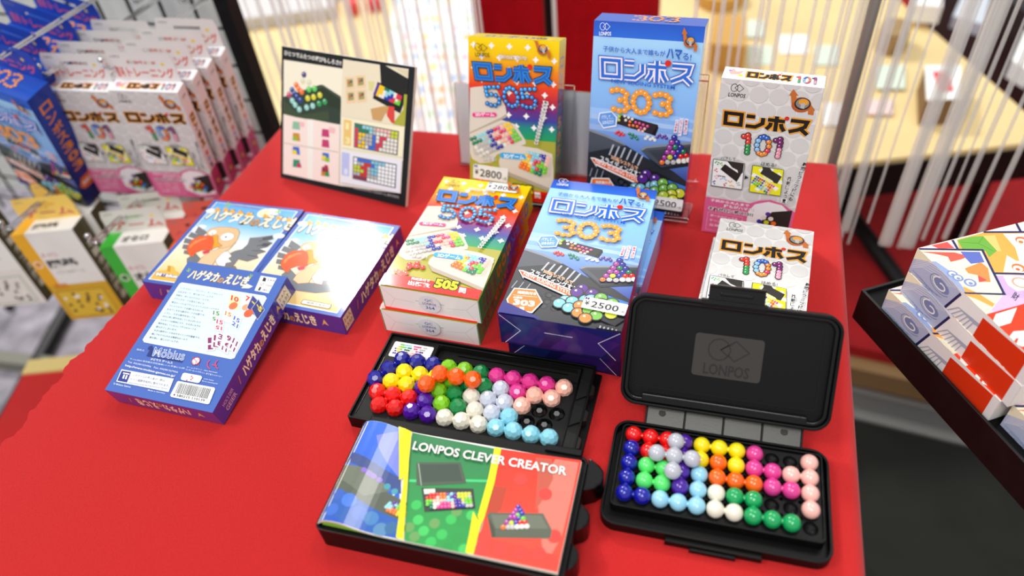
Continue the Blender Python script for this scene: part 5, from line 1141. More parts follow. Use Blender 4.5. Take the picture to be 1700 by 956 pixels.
# ------------------------------------------------------------------ black tray of gift boxes on the right
RY = .2126; uR, vR, _ = basis(RY, 0)
WG = (.106, .1236, .024)
def gift_art():
    q = [(372, 231), (960, 63), (1698, 615), (1030, 830)]
    ik = Ink(FR['F'](*WG), WG[:2], q); p = ik.poly
    ik.uvpoly([(0, 0), (1, 0), (1, 1), (0, 1)], '#f0ead0'); NAVY = '#1c2456'
    ik.uvpoly([(0, .36), (1, .5), (1, 1), (0, 1)], '#f3e9d0')
    p([(372, 231), (545, 185), (580, 235), (380, 236)], '#e8c8cc'); p([(440, 215), (520, 195), (560, 228), (480, 232)], '#d8504a')
    p([(545, 185), (780, 118), (1050, 60), (1100, 140), (700, 140), (600, 190)], '#ead4dc')
    p([(568, 182), (700, 142), (960, 140), (1100, 340), (960, 352), (770, 352), (705, 235), (585, 235)], '#f0a64a'); p([(580, 200), (690, 160), (760, 155), (800, 240), (700, 235)], '#f6c070')
    p([(800, 145), (940, 142), (1080, 330), (960, 350), (820, 350), (830, 260), (900, 300), (870, 220)], '#f6ead8')
    for (x, y, r, c) in ((900, 180, 8, '#e8e0d0'), (900, 180, 6.4, '#e46a2c'), (898, 184, 4.6, '#f6ece0'), (895, 188, 2.4, '#e87a34'), (895, 320, 9.5, '#f6efe2'), (895, 325, 6.5, '#ea7a3a'), (893, 330, 4.6, '#f8f0e4'), (892, 334, 2.2, '#e06030')): ik.circ((x, y), r*.72, c, 16)
    p([(570, 185), (640, 165), (700, 160), (740, 200), (778, 238), (740, 272), (720, 240), (660, 232), (600, 230)], '#6aa83a'); ik.stroke([(590, 195), (680, 200), (760, 240)], .4, '#3f7a24'); ik.stroke([(680, 200), (700, 165)], .3, '#3f7a24')
    p([(380, 245), (700, 240), (830, 462), (620, 465), (500, 330)], '#f4ecc8'); p([(380, 250), (560, 250), (640, 270), (590, 290), (545, 302), (530, 275), (470, 262)], '#e2584a')
    p([(590, 245), (690, 245), (720, 300), (650, 310), (620, 280)], '#5a6ab8'); p([(620, 335), (700, 300), (740, 330), (760, 405), (700, 405), (690, 370), (640, 360)], '#ee8a48'); p([(690, 370), (740, 395), (700, 408)], '#d8484a')
    p([(470, 300), (540, 345), (610, 420), (640, 462), (600, 470), (520, 380), (440, 300)], '#8f9fc8')
    for x, y, r in ((560, 365, 4), (590, 385, 4), (655, 410, 4.5)): ik.circ((x, y), r, '#7a8cba', 12); ik.circ((x, y), r*.62, '#eae8dc', 12); ik.circ((x+3, y+4), r*.36, '#7a8cba', 10)
    p([(780, 370), (1120, 360), (1250, 500), (760, 572), (700, 500), (840, 475)], '#c6a6d4'); p([(820, 372), (1100, 368), (1060, 420), (900, 450), (850, 420)], '#f3e0e0'); ik.circ((912, 405), 6, '#e8a08a', 14); ik.circ((912, 405), 4.4, '#f6e8e4', 14)
    p([(610, 470), (830, 474), (800, 520), (790, 560), (745, 580), (700, 520)], '#e6dcc0'); p([(620, 430), (700, 465), (790, 520), (780, 538), (700, 500), (640, 478)], '#f0a048')
    p([(830, 470), (1000, 500), (900, 545), (770, 560)], '#cdb0da')
    for pts in ([(365, 236), (705, 235)], [(700, 232), (835, 470)], [(842, 468), (610, 466)], [(545, 185), (580, 238)], [(700, 140), (960, 134), (1100, 130)], [(860, 85), (890, 135)], [(770, 358), (1150, 358)], [(940, 134), (1150, 420)]): ik.stroke(pts, 1.9, NAVY)
    p([(1030, 830), (745, 580), (990, 500), (1290, 420), (1700, 610)], '#e5380f')
    # big figure 15 on the red field, white, read from the long side
    ik.text('1', (905, 538), (880, 620), (800, 575), '#f6efe6', bold=.06); ik.text('5', (1075, 640), (1010, 740), (905, 655), '#f6efe6', bold=.06)
    H = ik.H; ik.H = None
    ik.uvpoly([(0, 0), (1, 0), (1, .05), (0, .05)], '#eeeae4')
    ik.H = H
    ik.text('財', (868, 486), (898, 506), (886, 452), '#332a3a'); ik.text('化', (930, 456), (958, 472), (942, 436), '#332a3a')
    return ik
def gift_side():
    q = [(325, 348), (372, 231), (1030, 830), (953, 948)]
    ik = Ink(FR['L'](*WG), (WG[2], WG[1]), q); p = ik.poly; ik.uvpoly([(0, 0), (1, 0), (1, 1), (0, 1)], '#f0eeea')
    p([(372, 231), (420, 262), (470, 300), (440, 300), (345, 290)], '#f3eccb')
    G1, G2 = '#b4bdd6', '#7c8ab4'
    p([(335, 320), (350, 285), (430, 300), (520, 350), (612, 465), (520, 545), (325, 352)], G1)
    for i in range(5): ik.stroke([(340+i*6, 330-i*9), (400+i*14, 330-i*5), (470+i*18, 370-i*3), (540+i*14, 430+i*3)], .45, '#e4e5ea')
    for i in range(4): ik.stroke([(345+i*18, 345+i*26), (400+i*18, 395+i*20), (440+i*22, 460+i*10)], .5, G2)
    cx_, cy_ = ik.P((500, 425)); sp_ = lambda k_, a0, a1, r0, r1: [(cx_+(r0+(r1-r0)*t/14)*math.cos(a0+(a1-a0)*t/14), cy_+(r0+(r1-r0)*t/14)*k_*math.sin(a0+(a1-a0)*t/14)) for t in range(15)]
    ik.raw([(cx_+.0050*math.cos(t*.4), cy_+.0095*math.sin(t*.4)) for t in range(16)], hexc(G2))
    ik.stroke(sp_(1.7, .3, 6.9, .0058, .0014), 1.3, '#f2f1ec', uv=True); ik.stroke(sp_(1.7, .4, 4.2, .0070, .0066), .5, '#6a789f', uv=True)
    ik.stroke([(612, 468), (518, 545)], 2.1, '#1c2456')
    for i in range(6): ik.stroke([(530+i*20, 555+i*22), (600+i*16, 540+i*16), (680+i*9, 600+i*10), (730-i*2, 640+i*8)], .9, '#aab0c2')
    p([(735, 592), (1030, 830), (953, 948), (678, 690)], '#dc3610')
    ik.uvpoly([(0, 0), (1, 0), (1, .05), (0, .05)], '#e6e4e2')
    for i in range(3): pass
    return ik
gb = carton('gift_box', *WG, {'*': '#ece8e2'}, [gift_art(), gift_side()], M_CARD, bev=.0007)
GR = 'white and red patterned gift boxes'
lo = Vector((.3399, .2937, -.0133)); st2 = uR*.0115+vR*.0015
RM = RY-.04; lo2 = lo+uR*.001-vR*.006+Vector((0, 0, .0243))
for i, (p, l_) in enumerate(((lo, 'patterned gift box with blue waves, lowest of the stack of three'), (lo2, 'patterned gift box with blue waves, middle one of the stack of three'), (lo2+Vector((.0005, .0005, .0243)), 'patterned gift box showing a green leaf and a white 15, top of the stack'))):
    o = gb if i == 0 else bpy.data.objects.new('gift_box', gb.data)
    if i: COL.objects.link(o)
    place(o, [p.x, p.y, p.z, RM if i else RY, 0], l_, 'gift box', GR)
for k, (dz, l_) in enumerate(((0, 'patterned gift box at the right edge, lower one of the nearer pair'), (.0243, 'patterned gift box at the right edge, upper one of the nearer pair'))):
    o = bpy.data.objects.new('gift_box', gb.data); COL.objects.link(o); p = lo+uR*.006-vR*.129; place(o, [p.x+k*.004, p.y, p.z+dz, RY, 0], l_, 'gift box', GR)
    if k == 1: bpy.data.objects.remove(o)
tray = empty('goods_tray'); c_ = at(1430, 481, -.0100); far = c_; pose(tray, far.x, far.y, -.045, .205); tag(tray, 'black cardboard tray carrying the patterned gift boxes', 'tray')
L_ = .42
bm = bmesh.new(); add_box(bm, (.002, -L_, .0), (.82, -.002, .0312)); link_bm('tray_bottom', bm, M_BLACK, tray)
for nm, lo_, hi_ in (('long_rim', (0, -L_, 0), (.0025, 0, .0352)), ('far_rim', (.0025, -.0025, 0), (.82, 0, .0352))):
    bm = bmesh.new(); add_box(bm, lo_, hi_, .0004); link_bm(nm, bm, mat('black_coated_board', '#0b0a09', rough=.45, noise=.5, nscale=60), tray)
sd = empty('tray_stand'); sd.location = (0, 0, 0); tag(sd, 'black stand under the tray of gift boxes', 'stand')
bm = bmesh.new(); P = [far+uR*.62-vR*.06, far+uR*.80-vR*.06, far+uR*.80-vR*.38, far+uR*.62-vR*.38]
add_prism(bm, [(p.x, p.y) for p in P][::-1], TZ-.058, TZ-.0452); link_bm('stand_top', bm, M_BARS, sd)
for p in P: bm = bmesh.new(); add_tube(bm, [(p.x, p.y, .126 if p.y > .4 else .007), (p.x, p.y, TZ-.058)], .010); link_bm('leg', bm, M_BARS, sd)

# ------------------------------------------------------------------ grid rack on the left and what hangs on it
RK = -.38; uK, vK, _ = basis(RK, 0)
K0 = Vector((-.333, .985, TZ))                                          # foot line of the grid at its right post
def rk(s, up, out=0): return K0+uK*s-vK*out+Vector((0, 0, up))         # s along the grid (left is negative), out towards the viewer
rack = empty('grid_rack', (K0.x, K0.y, 0)); tag(rack, 'black wire grid rack with hooks left of the red table', 'display rack')
off = -Vector((K0.x, K0.y, 0))
bm = bmesh.new(); pp = rk(.0, 0)+off
q = [pp+uK*a-vK*b for a, b in ((-.011, -.011), (.011, -.011), (.011, .011), (-.011, .011))]
add_prism(bm, [(p.x, p.y) for p in q], .012, TZ+.75); link_bm('post', bm, M_BARS, rack)
bm = bmesh.new()
for i in range(1, 19): add_tube(bm, [rk(-.055*i, -.36)+off, rk(-.055*i, .75)+off], .0024, 6)
link_bm('upright_wires', bm, M_BARS, rack)
bm = bmesh.new()
for k in range(-6, 14): add_tube(bm, [rk(-1.02, k*.055)+off, rk(-.005, k*.055)+off], .0019, 6)
link_bm('cross_wires', bm, M_BARS, rack)
bm = bmesh.new(); f0 = Vector((K0.x, K0.y, 0))
a0, a1 = at(20, 678, -TZ+.02)+off, at(112, 512, -TZ+.02)+off
for w0 in (a0,): add_box(bm, (0, 0, 0), (.0001, .0001, .0001))
bm.clear(); q0, q1 = Vector((a0.x, a0.y, .0)), Vector((a1.x, a1.y, 0)); q0 = q0-(q1-q0)*.35; add_tube(bm, [q0+Vector((0, 0, .020)), q1+Vector((0, 0, .020))], .016); link_bm('foot_bar', bm, M_BARS, rack)
bm = bmesh.new(); q2 = rk(-.95, 0)+off; add_tube(bm, [(q2.x, q2.y, .012), (q2.x, q2.y, TZ+.75)], .011); link_bm('post', bm, M_BARS, rack)
# white partition behind the grid
bm = bmesh.new(); q = [rk(a, 0, -b) for a, b in ((-1.6, .03), (-.022, .03), (-.022, .045), (-1.6, .045))]; add_prism(bm, [(p.x, p.y) for p in q], TZ-.33, TZ+.9)
pt = link_bm('partition_panel', bm, M_WHITE); tag(pt, 'off-white panel behind the black wire grid', 'panel')
pl = empty('floor_crate', (0, 0, 0)); 
def hook(p, ln, label, rise=.0):
    ln = -(Vector((p.x, p.y, 0))-Vector((K0.x, K0.y, 0))).dot(vK) if ln is None else ln
    """double wire hook from the grid to the tip p, its end turned up"""
    o = empty('rack_hook', p); tag(o, label, 'hook', 'chrome hooks of the rack')
    bm = bmesh.new(); b = vK*ln
    add_tube(bm, [Vector((0, 0, .010)), -vK*.003+Vector((0, 0, .004)), Vector((0, 0, 0)), b], .0016, 8); add_tube(bm, [uK*.007+Vector((0, 0, 0)), uK*.007+b], .0011, 8)
    add_tube(bm, [Vector((0, 0, .002)), uK*.007+Vector((0, 0, .000))], .0016, 8)
    link_bm('hook_rod', bm, M_CHROME, o)
    bm = bmesh.new(); bmesh.ops.create_uvsphere(bm, u_segments=12, v_segments=8, radius=.0036); bmesh.ops.translate(bm, verts=bm.verts, vec=(0, -.001, .011)); link_bm('hook_tip', bm, M_CHROME, o, smooth=True)
    return o
def hang_tab(parent, W, col, words, wcol, hgt=.036):
    fr = ((0, W[1], .0004), (1, 0, 0), (0, 1, 0)); k = Ink(fr, (W[0], hgt)); k.z = 0; w, h = W[0], hgt
    hole = [(w/2-.016, h*.60), (w/2+.016, h*.60), (w/2+.016, h*.72), (w/2-.016, h*.72)]
    for a in ([(0.002, 0), (w-.002, 0), (w-.002, h*.6), (.002, h*.6)], [(.002, h*.6), (w/2-.016, h*.6), (w/2-.016, h*.72), (.002, h*.72)], [(w/2+.016, h*.6), (w-.002, h*.6), (w-.002, h*.72), (w/2+.016, h*.72)], [(.002, h*.72), (w-.002, h*.72), (w-.005, h), (.005, h)]): k.raw(a, hexc(col)); k.z -= k.dz
    k.z += k.dz*2
    mm = 1000
    k.text(words, (w*.08*mm, h*.12*mm), (w*.92*mm, h*.12*mm), (w*.08*mm, h*.5*mm), wcol, bold=.03); k.text('LONPOS', (w*.08*mm, h*.8*mm), (w*.22*mm, h*.8*mm), (w*.08*mm, h*.9*mm), '#888888'); k.circ((w*.8*mm, h*.62*mm), 2.2, '#f0d020', 8)
    V = k.V+[v-Vector((0, 0, .0007)) for v in k.V]; n = len(k.V); F = k.F+[tuple(i+n for i in f[::-1]) for f in k.F]; C = [k.C[i] for f in k.F for i in f]; C = C+[k.C[i] for f in k.F for i in f[::-1]]
    return link_mesh('hang_tab', V, F, M_CARD, parent, C)
# white 101 boxes, two rows deep
def hanging(me, q, W, tabc, words, wcol, n, step, labels, group, side=(0, 0, 0), sc=1):
    first = None
    u, v, n_ = basis(q[3], q[4], q[8])
    for k in range(n):
        if first is None:
            o = bpy.data.objects.new('hanging_puzzle_box', me); COL.objects.link(o); tb_ = hang_tab(o, W, tabc, words, wcol); first = o
        else:
            o = first.copy(); COL.objects.link(o)
            for ch in list(first.children): c = ch.copy(); COL.objects.link(c); c.parent = o
        p = Vector(q[:3])+step*k+(Vector(side) if k else Vector()); pose(o, p.x, p.y, p.z, q[3], q[4], q[8]); o.scale = (sc, sc, sc); tag(o, labels[k], 'box', group)
    return first
ORD = ['front one', 'second from the front', 'third from the front', 'rearmost']
G101 = 'white 101 puzzle boxes hanging on the rack'
q1 = [-0.4309, 0.8096, -0.0624, 0.5905, 1.7044, 0.0786, 0.1575, 0.0220, 0.7321]
q2 = [-0.5216, 0.8439, -0.0692, 0.5905, 1.7044, 0.0786, 0.1575, 0.0220, 0.7321]
sK = vK*.0285
hanging(ME1, q1, W1, '#e6e2e0', '脳トレーニング', '#d8584e', 4, sK, ['white 101 box with a hang tab, %s of the right row' % t for t in ORD], G101)
hanging(ME1, q2, W1, '#e6e2e0', '脳トレーニング', '#d8584e', 4, sK, ['white 101 box with a hang tab, %s of the left row' % t for t in ORD], G101)
me3r = carton('hanging_mesh', *W3, {'*': '#2450b4'}, [front303(), sides303()[2], rack303_side()], M_GLOSS)
me_r = me3r.data; bpy.data.objects.remove(me3r)
q3 = [-0.6170, 0.8766, -0.0508, 0.6204, 1.8840, 0.0945, 0.1739, 0.0323, 1.0311]
hanging(me_r, q3, W3, '#1c48b8', '脳トレーニング', '#e8607a', 4, vK*.043, ['blue 303 box with a hang tab at the left edge, %s' % t for t in ORD], 'blue 303 puzzle boxes hanging on the rack', (-.018, .0, 0), 1.073)
for (px, py, y, ln, l_) in ((176, 114, .785, None, 'chrome hook carrying the white boxes nearest the black post'), (72, 124, .80, None, 'chrome hook carrying the left row of white boxes'), (-4, 96, .78, None, 'chrome hook carrying the blue boxes at the left edge')):
    if l_: hook(at_y(px, py, y), ln, l_)
for (px, py, y, l_) in ((300, 4, .95, 'empty chrome hook high on the grid beside the post'), (222, 4, .98, 'empty chrome hook high on the grid, second from the post')): hook(at_y(px, py, y), None, l_)
# lower row: go game boxes and others
def go_box(c1, c2, title, tc):
    W = (.085, .150, .030); F_ = Ink(FR['F'](*W), W[:2]); F_.uvpoly([(0, 0), (1, 0), (1, 1), (0, 1)], '#efece4'); F_.uvpoly([(0, .42), (.22, .42), (.22, 1), (0, 1)], c1); F_.uvpoly([(0, 0), (1, 0), (1, .42), (0, .42)], c2)
    w, l = W[0]*1000, W[1]*1000
    F_.text(title, (22, 92), (64, 92), (22, 106), '#23211e', bold=.05); F_.text('ポータブル', (22, 110), (44, 110), (22, 118), '#c8485a'); F_.text('パズル&ゲーム', (26, 82), (66, 82), (26, 87), '#8a8478')
    F_.circ((9, 100), 6, '#f4efe0', 14); F_.circ((9, 100), 4.4, tc, 14)
    F_.poly([(6, 4), (74, 4), (74, 52), (6, 52)], '#8a6a1c' if c1 == '#f0b020' else '#2a8a3a'); F_.poly([(7, 5), (73, 5), (73, 51), (7, 51)], '#e2bc3a' if c1 == '#f0b020' else '#e8e4da')
    rg = random.Random(5)
    for i in range(26): F_.circ((12+rg.random()*54, 9+rg.random()*38), 2.6, rg.choice(('#2b2622', '#f4efe4', '#4a3420')), 9)
    F_.text('囲碁' if c1 == '#f0b020' else 'PAN', (10, 56), (30, 56), (10, 66), tc, bold=.05)
    T = Ink(FR['T'](*W), (W[0], W[2])); T.uvpoly([(0, 0), (1, 0), (1, 1), (0, 1)], '#f2efe8'); T.uvpoly([(0, 0), (.22, 0), (.22, 1), (0, 1)], c1); T.text(title, (24, 8), (60, 8), (24, 20), '#23211e', bold=.05)
    R = Ink(FR['R'](*W), (W[2], W[1])); R.uvpoly([(0, 0), (1, 0), (1, 1), (0, 1)], '#5a5234'); 
    for i, ch in enumerate('ポータブル囲碁'): R.text(ch, (8, 112-i*15), (22, 112-i*15), (8, 124-i*15), '#ece6d2', bold=.04)
    L = Ink(FR['L'](*W), (W[2], W[1])); L.uvpoly([(0, 0), (1, 0), (1, 1), (0, 1)], '#f4f0e6'); 
    for i, ch in enumerate('ポータブルゲーム'): L.text(ch, (8, 112-i*13), (22, 112-i*13), (8, 123-i*13), '#2a2622', bold=.04)
    m_ = carton('hanging_mesh', *W, {'*': '#efece4'}, [F_, T, R, L], M_CARD); me = m_.data; bpy.data.objects.remove(m_); return W, me
def lower(W, me, pos, yaw, tilt, tw, tabc, words, label, group=None, n=1, labels=None):
    f = None
    for k in range(n):
        o = bpy.data.objects.new('hanging_game_box', me); COL.objects.link(o)
        if f is None: f = o; hang_tab(o, W, tabc, words, '#c85a5a', .034)
        else:
            c = f.children[0].copy(); COL.objects.link(c); c.parent = o
        p = Vector(pos)+vK*.034*k; pose(o, p.x, p.y, p.z, yaw, tilt, tw); tag(o, labels[k] if labels else label, 'box', group)
    return f
WY, MY = go_box('#f0b020', '#d8a828', '囲碁', '#e08a1a'); WGN, MG = go_box('#3fb83a', '#3fa83a', 'オセロ', '#1c7a2a'); WR_, MR = go_box('#ee6a3a', '#e8e4da', '将棋', '#c0401a')
RO = (.7589, 1.4975, .8426)
lower(WY, MY, (-.6213, .7914, -.2381), *RO, '#f0c860', 'ゲーム', '', 'board game boxes on the lower hooks', 2, ['yellow and white board game box with a hang tab on the lower hook row', 'yellow and white board game box behind the front yellow one'])
lower(WGN, MG, (-.500, .757, -.248), *RO, '#dcdad0', 'ゲーム', '', 'board game boxes on the lower hooks', 3, ['green and white board game box hanging beside the corner of the red table', 'green and white board game box behind the front green one', 'green and white board game box, rear one of the green row'])
lower(WR_, MR, (-.4100, .728, -.250), *RO, '#e06a5a', 'ゲーム', '', 'board game boxes on the lower hooks', 2, ['orange and white board game box just left of the card game boxes', 'orange and white board game box behind the front orange one'])
WW, MW = go_box('#1f7a4a', '#e8e4da', '学習', '#c0401a')
lower(WW, MW, (-.7501, .8331, -.2350), *RO, '#dcdad0', 'ゲーム', 'white game box with green base at the lower left edge', 'board game boxes on the lower hooks')
for (px, py, y, l_) in ((10, 380, .745, 'lower chrome hook carrying the yellow boxes'), (153, 402, .715, 'lower chrome hook carrying the green boxes')): hook(at_y(px, py, y), None, l_)
bpy.data.objects.remove(pl)
# red crate on the floor under the torn cloth corner, and the olive floor bar
cr = empty('red_crate', (0, 0, 0)); c0 = at(50, 600, -.42); cv = (at(-4, 700, -.42)-c0).normalized(); cu_ = Vector((-cv.y, cv.x, 0))
bm = bmesh.new(); P = [c0, c0+cu_*.22, c0+cu_*.22+cv*.42, c0+cv*.42]; add_prism(bm, [(p.x, p.y) for p in P][::-1], .001, c0.z); link_bm('crate_body', bm, M_CLOTH, cr)
bm = bmesh.new(); P = [c0, c0+cu_*.22, c0+cu_*.22+cv*.03, c0+cv*.03]; add_prism(bm, [(p.x, p.y) for p in P][::-1], c0.z, c0.z+.004); link_bm('yellow_tape', bm, mat('pale_yellow_tape', '#d8c07a', rough=.6), cr); tag(cr, 'red crate with a yellowish edge on the floor left of the torn cloth', 'crate')
bm = bmesh.new(); f1, f2 = at(-30, 588, -TZ+.03), at(125, 606, -TZ+.03); add_box(bm, (0, -.015, 0), ((f2-f1).length, .015, .03)); ob = link_bm('floor_rail', bm, mat('olive_metal', '#77776a', rough=.6)); ob.location = (f1.x, f1.y, .001); ob.rotation_euler.z = math.atan2((f2-f1).y, (f2-f1).x); tag(ob, 'olive grey metal rail on the carpet under the rack', 'rail')

# ------------------------------------------------------------------ wooden tables behind, their goods, plastic strand curtain
def wood_table(x0, x1, y0, y1, z, label):
    r = empty('display_table', (x0, y0, 0)); tag(r, label, 'table', None)
    bm = bmesh.new(); add_box(bm, (0, 0, TZ+z-.012), (x1-x0, y1-y0, TZ+z), .002); link_bm('tabletop', bm, M_WOOD, r)
    bm = bmesh.new(); add_box(bm, (.0, -.004, TZ+z-.075), (x1-x0, .03, TZ+z-.0115)); add_box(bm, (x1-x0-.03, .03, TZ+z-.075), (x1-x0+.004, y1-y0, TZ+z-.0115)); link_bm('black_apron', bm, M_BARS, r)
    for a, b in ((.05, .06), (x1-x0-.05, .06), (.05, y1-y0-.05), (x1-x0-.05, y1-y0-.05)): bm = bmesh.new(); add_tube(bm, [(a, b, .13), (a, b, TZ+z-.03)], .015); link_bm('leg', bm, M_BARS, r)
    return r
WT = -.30
wood_table(.12, .955, 1.00, 1.95, WT, 'pale wooden display table with black frame behind the strands on the right')
wood_table(-.80, .10, 1.24, 1.95, WT, 'pale wooden display table behind the strands above the picture board')
def goods(name, pts, z0, z1, m, label, cat, group=None, bev=.002):
    """upright-sided item standing on the wooden table, its foot given by photo points on the table level"""
    P = [at(x, y, z0) for x, y in pts]; c = sum(P, Vector())/len(P); bm = bmesh.new(); pl = [(p.x-c.x, p.y-c.y) for p in P]
    if sum(pl[i][0]*pl[(i+1) % len(pl)][1]-pl[(i+1) % len(pl)][0]*pl[i][1] for i in range(len(pl))) < 0: pl = pl[::-1]
    add_prism(bm, pl, 0, z1-z0, min(bev, (z1-z0)*.3)); o = link_bm(name, bm, m); o.location = c; tag(o, label, cat, group); return o
M_BRN = mat('brown_card', '#7a5a34', rough=.7); M_MINT = mat('mint_paper', '#cfdccb', rough=.7); M_PINKP = mat('pale_pink_paper', '#e6c8c4', rough=.7); M_WP = mat('white_print', '#f1f1ee', rough=.6); M_REDP = mat('red_print', '#d8303c', rough=.5); M_TANB = mat('tan_card', '#c89a4a', rough=.7)
gx = goods('card_deck_box', [(1524, 208), (1578, 206), (1580, 150), (1522, 150)], WT+.0005, WT+.05, M_BRN, 'small brown box with a white top and red card on the wooden table', 'box')
PT = [at(x, y, WT) for x, y in [(1524, 208), (1578, 206), (1580, 150), (1522, 150)]]; cP = sum(PT, Vector())/4
bm = bmesh.new(); add_prism(bm, [((p.x-cP.x)*1.01, (p.y-cP.y)*1.01) for p in PT], .0496, .0515); link_bm('white_top', bm, M_WP, gx)
bm = bmesh.new(); add_prism(bm, [((p.x-cP.x)*.42, (p.y-cP.y)*.6) for p in PT], .0515, .0525); link_bm('red_card', bm, M_REDP, gx)
goods('tan_box', [(1176, 118), (1232, 122), (1234, 70), (1180, 66)], WT+.0005, WT+.06, M_TANB, 'plain tan cardboard box on the wooden table', 'box')
rg = random.Random(11)
sheets = [(1262, 92, 0, 'mint leaflet nearest the tan cardboard box'), (1318, 74, 2, 'white leaflet at the far side of the wooden table, behind the mint ones'), (1372, 92, 4, 'mint leaflet left of the grey steel post top'), (1290, 150, 3, 'pale pink leaflet in the middle of the leaflets'),
          (1345, 146, 1, 'wide mint leaflet right of the pale pink one'), (1250, 48, 4, 'small mint leaflet beside the round tan tray'), (1384, 190, 2, 'white leaflet near the front edge of the wooden table'), (1460, 178, 3, 'pink leaflet just right of the grey steel post'), (1478, 128, 1, 'mint leaflet between steel post and round brown basket')]
for i, (x, y, mi, lb) in enumerate(sheets):
    w = 17+rg.random()*8; h = 12+rg.random()*8; m = [M_MINT, M_MINT, M_WP, M_PINKP, M_MINT][mi]
    goods('leaflet', [(x-w, y+h), (x+w, y+h), (x+w, y-h), (x-w, y-h)], WT+.0005+.0006*i, WT+.0016+.0006*i, m, lb, 'leaflet', 'pale leaflets on the wooden table', .0002)
goods('round_basket', [(1478+26*math.cos(a*.52), 78+16*math.sin(a*.52)) for a in range(12)], WT+.0005, WT+.045, mat('wicker', '#9a7f55', rough=.8, noise=.3, nscale=90), 'round brown basket near the right corner of the wooden table', 'basket')
goods('paper_bag', [(1508, 36), (1556, 40), (1558, 6), (1512, 2)], WT+.012, WT+.05, M_WP, 'white packet with pink print near the far right corner of the table', 'packet')
rt = goods('round_tray', [(1195+40*math.cos(a*.52), 2+20*math.sin(a*.52)) for a in range(12)], WT+.0005, WT+.03, M_TANB, 'round tan tray at the far side of the wooden table', 'tray')
# white printed sheet with small pastel fields in front of the red stand
ws = goods('game_sheet', [(640, 226), (786, 226), (812, -60), (655, -60)], WT+.0005, WT+.004, M_WP, 'large white sheet with rows of small pastel fields behind the strands', 'printed sheet')
P4 = [at(x, y, WT) for x, y in ((655, -60), (812, -60), (786, 226), (640, 226))]
bmc = [[] for _ in range(6)]; pc = ['#a9c8e6', '#f2b98a', '#bfe0c0', '#f0e08a', '#c6d6f0', '#e9c0d0']; V, F, Cc = [], [], []
def bil(x, y): a = P4[0].lerp(P4[1], x); b = P4[3].lerp(P4[2], x); return a.lerp(b, y)
for j in range(18):
    for i in range(9):
        if rg.random() < .25: continue
        x, y = (i+.15)/9, (j+.15)/18; b = len(V); V += [Vector(bil(x+.07, y+.03)+d)-ws.location for d in ()] + [bil(x, y+.034)-ws.location, bil(x+.075, y+.034)-ws.location, bil(x+.075, y)-ws.location, bil(x, y)-ws.location]; F.append((b, b+1, b+2, b+3)); Cc += [(*hexc(rg.choice(pc)), 1)]*4
for v in V: v.z = .0040
link_mesh('printed_fields', V, F, M_CARD, ws, Cc)
# grey carton row at the far left and red, white dots
M_GREY = mat('pale_grey_card', '#c9c6c6', rough=.7)
goods('grey_carton', [(395, 52), (560, 30), (560, -30), (395, -40)], WT+.0005, WT+.03, M_GREY, 'low pale grey carton behind the black post', 'carton')
goods('red_packet', [(580, 26), (594, 26), (594, 8), (580, 8)], WT+.0005, WT+.03, M_REDP, 'tiny red packet on the far side of the wooden table', 'packet', 'small red packets')
goods('red_packet', [(612, 20), (632, 18), (632, -6), (612, -6)], WT+.0005, WT+.03, M_REDP, 'small red packet with white beside the tiny red one', 'packet', 'small red packets')
# red draped stand with maroon goods
rs = empty('draped_stand'); c0 = at(812, 214, WT); rs.location = (c0.x, c0.y, TZ+WT+.0005); tag(rs, 'stand draped in red cloth behind the upright boxes', 'stand')
bm = bmesh.new(); pts = []; n = 40; wd_ = at(1010, 214, WT).x-c0.x+.10
for i in range(n+1): x = wd_*i/n; pts.append((x, .012*math.sin(i*.33)+.004*math.sin(i*.8)))
pts += [(wd_, .30), (0, .30)]
add_prism(bm, pts, 0, .26); link_bm('red_drape', bm, M_CLOTHB, rs)
M_MAR = mat('maroon_print', '#4a1a20', rough=.35)
bm = bmesh.new(); add_box(bm, (.14, .03, .261), (wd_-.01, .20, .30), .004); mb = link_bm('maroon_box', bm, M_MAR); mb.location = rs.location; tag(mb, 'dark maroon box on the red draped stand', 'box')
bm = bmesh.new(); p0 = at_y(912, 70, 1.10); add_box(bm, (-.006, -.006, 0), (.006, .006, .9), .001); po = empty('banner_pole', (p0.x, p0.y, TZ+WT+.001) ); link_bm('black_tube', bm, M_BARS, po)
bm = bmesh.new(); add_box(bm, (.0062, -.006, 0), (.0125, .006, .9), .001); link_bm('white_tube', bm, M_WHITE, po); tag(po, 'thin black and white upright pole in front of the red drape', 'pole')
# dark display block at the upper right
dk = goods('dark_display_case', [(1722, 206), (1528, 58), (1496, -40), (1900, -60), (1990, 120)], -.72+.13, WT-.08, mat('dark_brown_panel', '#1d1815', rough=.6), 'low dark display case beyond the corner of the wooden table', 'display case')
goods('white_dish', [(1575, 46), (1625, 60), (1640, 8), (1600, -10)], WT-.0795, WT-.05, mat('bluish_white_dish', '#c9cfd8', rough=.4), 'pale item on the dark display case at the upper right', 'dish')
goods('white_card_stack', [(1668, 128), (1700, 148), (1720, 100), (1690, 76)], WT-.0795, WT-.04, M_WP, 'white card stack at the right edge on the dark display case', 'card stack')
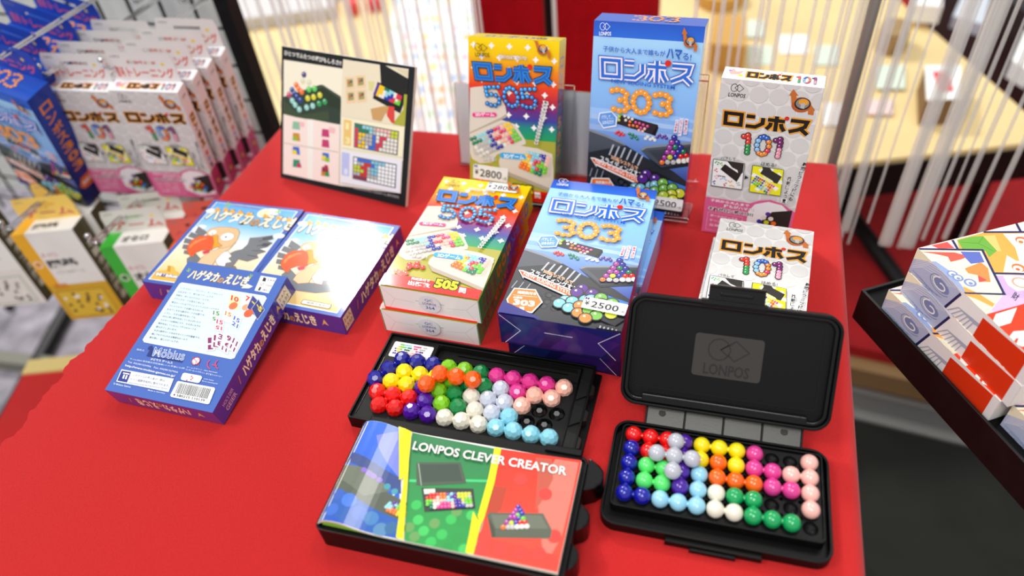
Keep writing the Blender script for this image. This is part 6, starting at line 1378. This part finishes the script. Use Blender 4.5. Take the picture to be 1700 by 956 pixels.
# diagonal dark leg on the red carpet
bm = bmesh.new(); p0, p1 = at(1372, 300, -.50), at(1520, 505, -TZ+.155); add_tube(bm, [p0, p1], .016, 10); lg_ = link_bm('bracing_bar', bm, M_BARS); tag(lg_, 'dark slanting bar low on the red carpet behind the table', 'bar')
# strand curtain
def ctn(x, z): return T2(x, .86, z)
rl = empty('curtain_rail', tuple(T2(-.68, .82, .78))); bm = bmesh.new(); add_tube(bm, [Vector((0, 0, 0)), E1*1.2], .010); link_bm('rail', bm, M_ALU, rl); tag(rl, 'rail carrying the plastic strand curtain above the view', 'rail')
bm = bmesh.new(); rg = random.Random(4); x = -.622
while x < .40:
    g_ = rg.choice((.004, .006, .009, .013)) if x < -.25 else rg.choice((.006, .010, .014, .018)); x += g_
    if x > .2 and rg.random() < .35: continue
    y = .82+rg.uniform(-.012, .012); qx = project(T2(x, y, .08))[0]
    if 800 < qx < 1150: continue
    zb = -.22+rg.uniform(-.03, .05); p0 = T2(x, y, zb); p1 = T2(x+rg.uniform(-.004, .004), y, .77)
    add_tube(bm, [p0, p0.lerp(p1, .3)+Vector((rg.uniform(-.002, .002), 0, 0)), p1], rg.choice((.0014, .0021, .0030)), 6, False)
for xx in (.226, .252): 
    for d_ in (-.004, 0, .004): p0 = T2(xx+d_, .80, -.19); p1 = T2(xx+d_, .80, .77); add_tube(bm, [p0, p1], .0042, 6, False)
cu = link_bm('strand_curtain', bm, M_STRAND, smooth=True); tag(cu, 'curtain of thin translucent plastic strands hanging behind the table', 'curtain', None, 'stuff')
pol = empty('curtain_post', tuple(T2(.138, .80, -TZ+.007))); 
for dx, m, r in ((0, mat('grey_steel', '#8b867d', rough=.35, metal=.25), .0058), (.018, M_STRAND, .006)):
    bm = bmesh.new(); v0 = E1*dx; add_tube(bm, [v0+Vector((0, 0, 0 if dx == 0 else .4)), v0+Vector((0, 0, 1.49))], r, 12); link_bm('steel_tube' if dx == 0 else 'clear_tube', bm, m, pol, smooth=True)
tag(pol, 'slim grey steel post with a clear tube right of the white boxes', 'post')
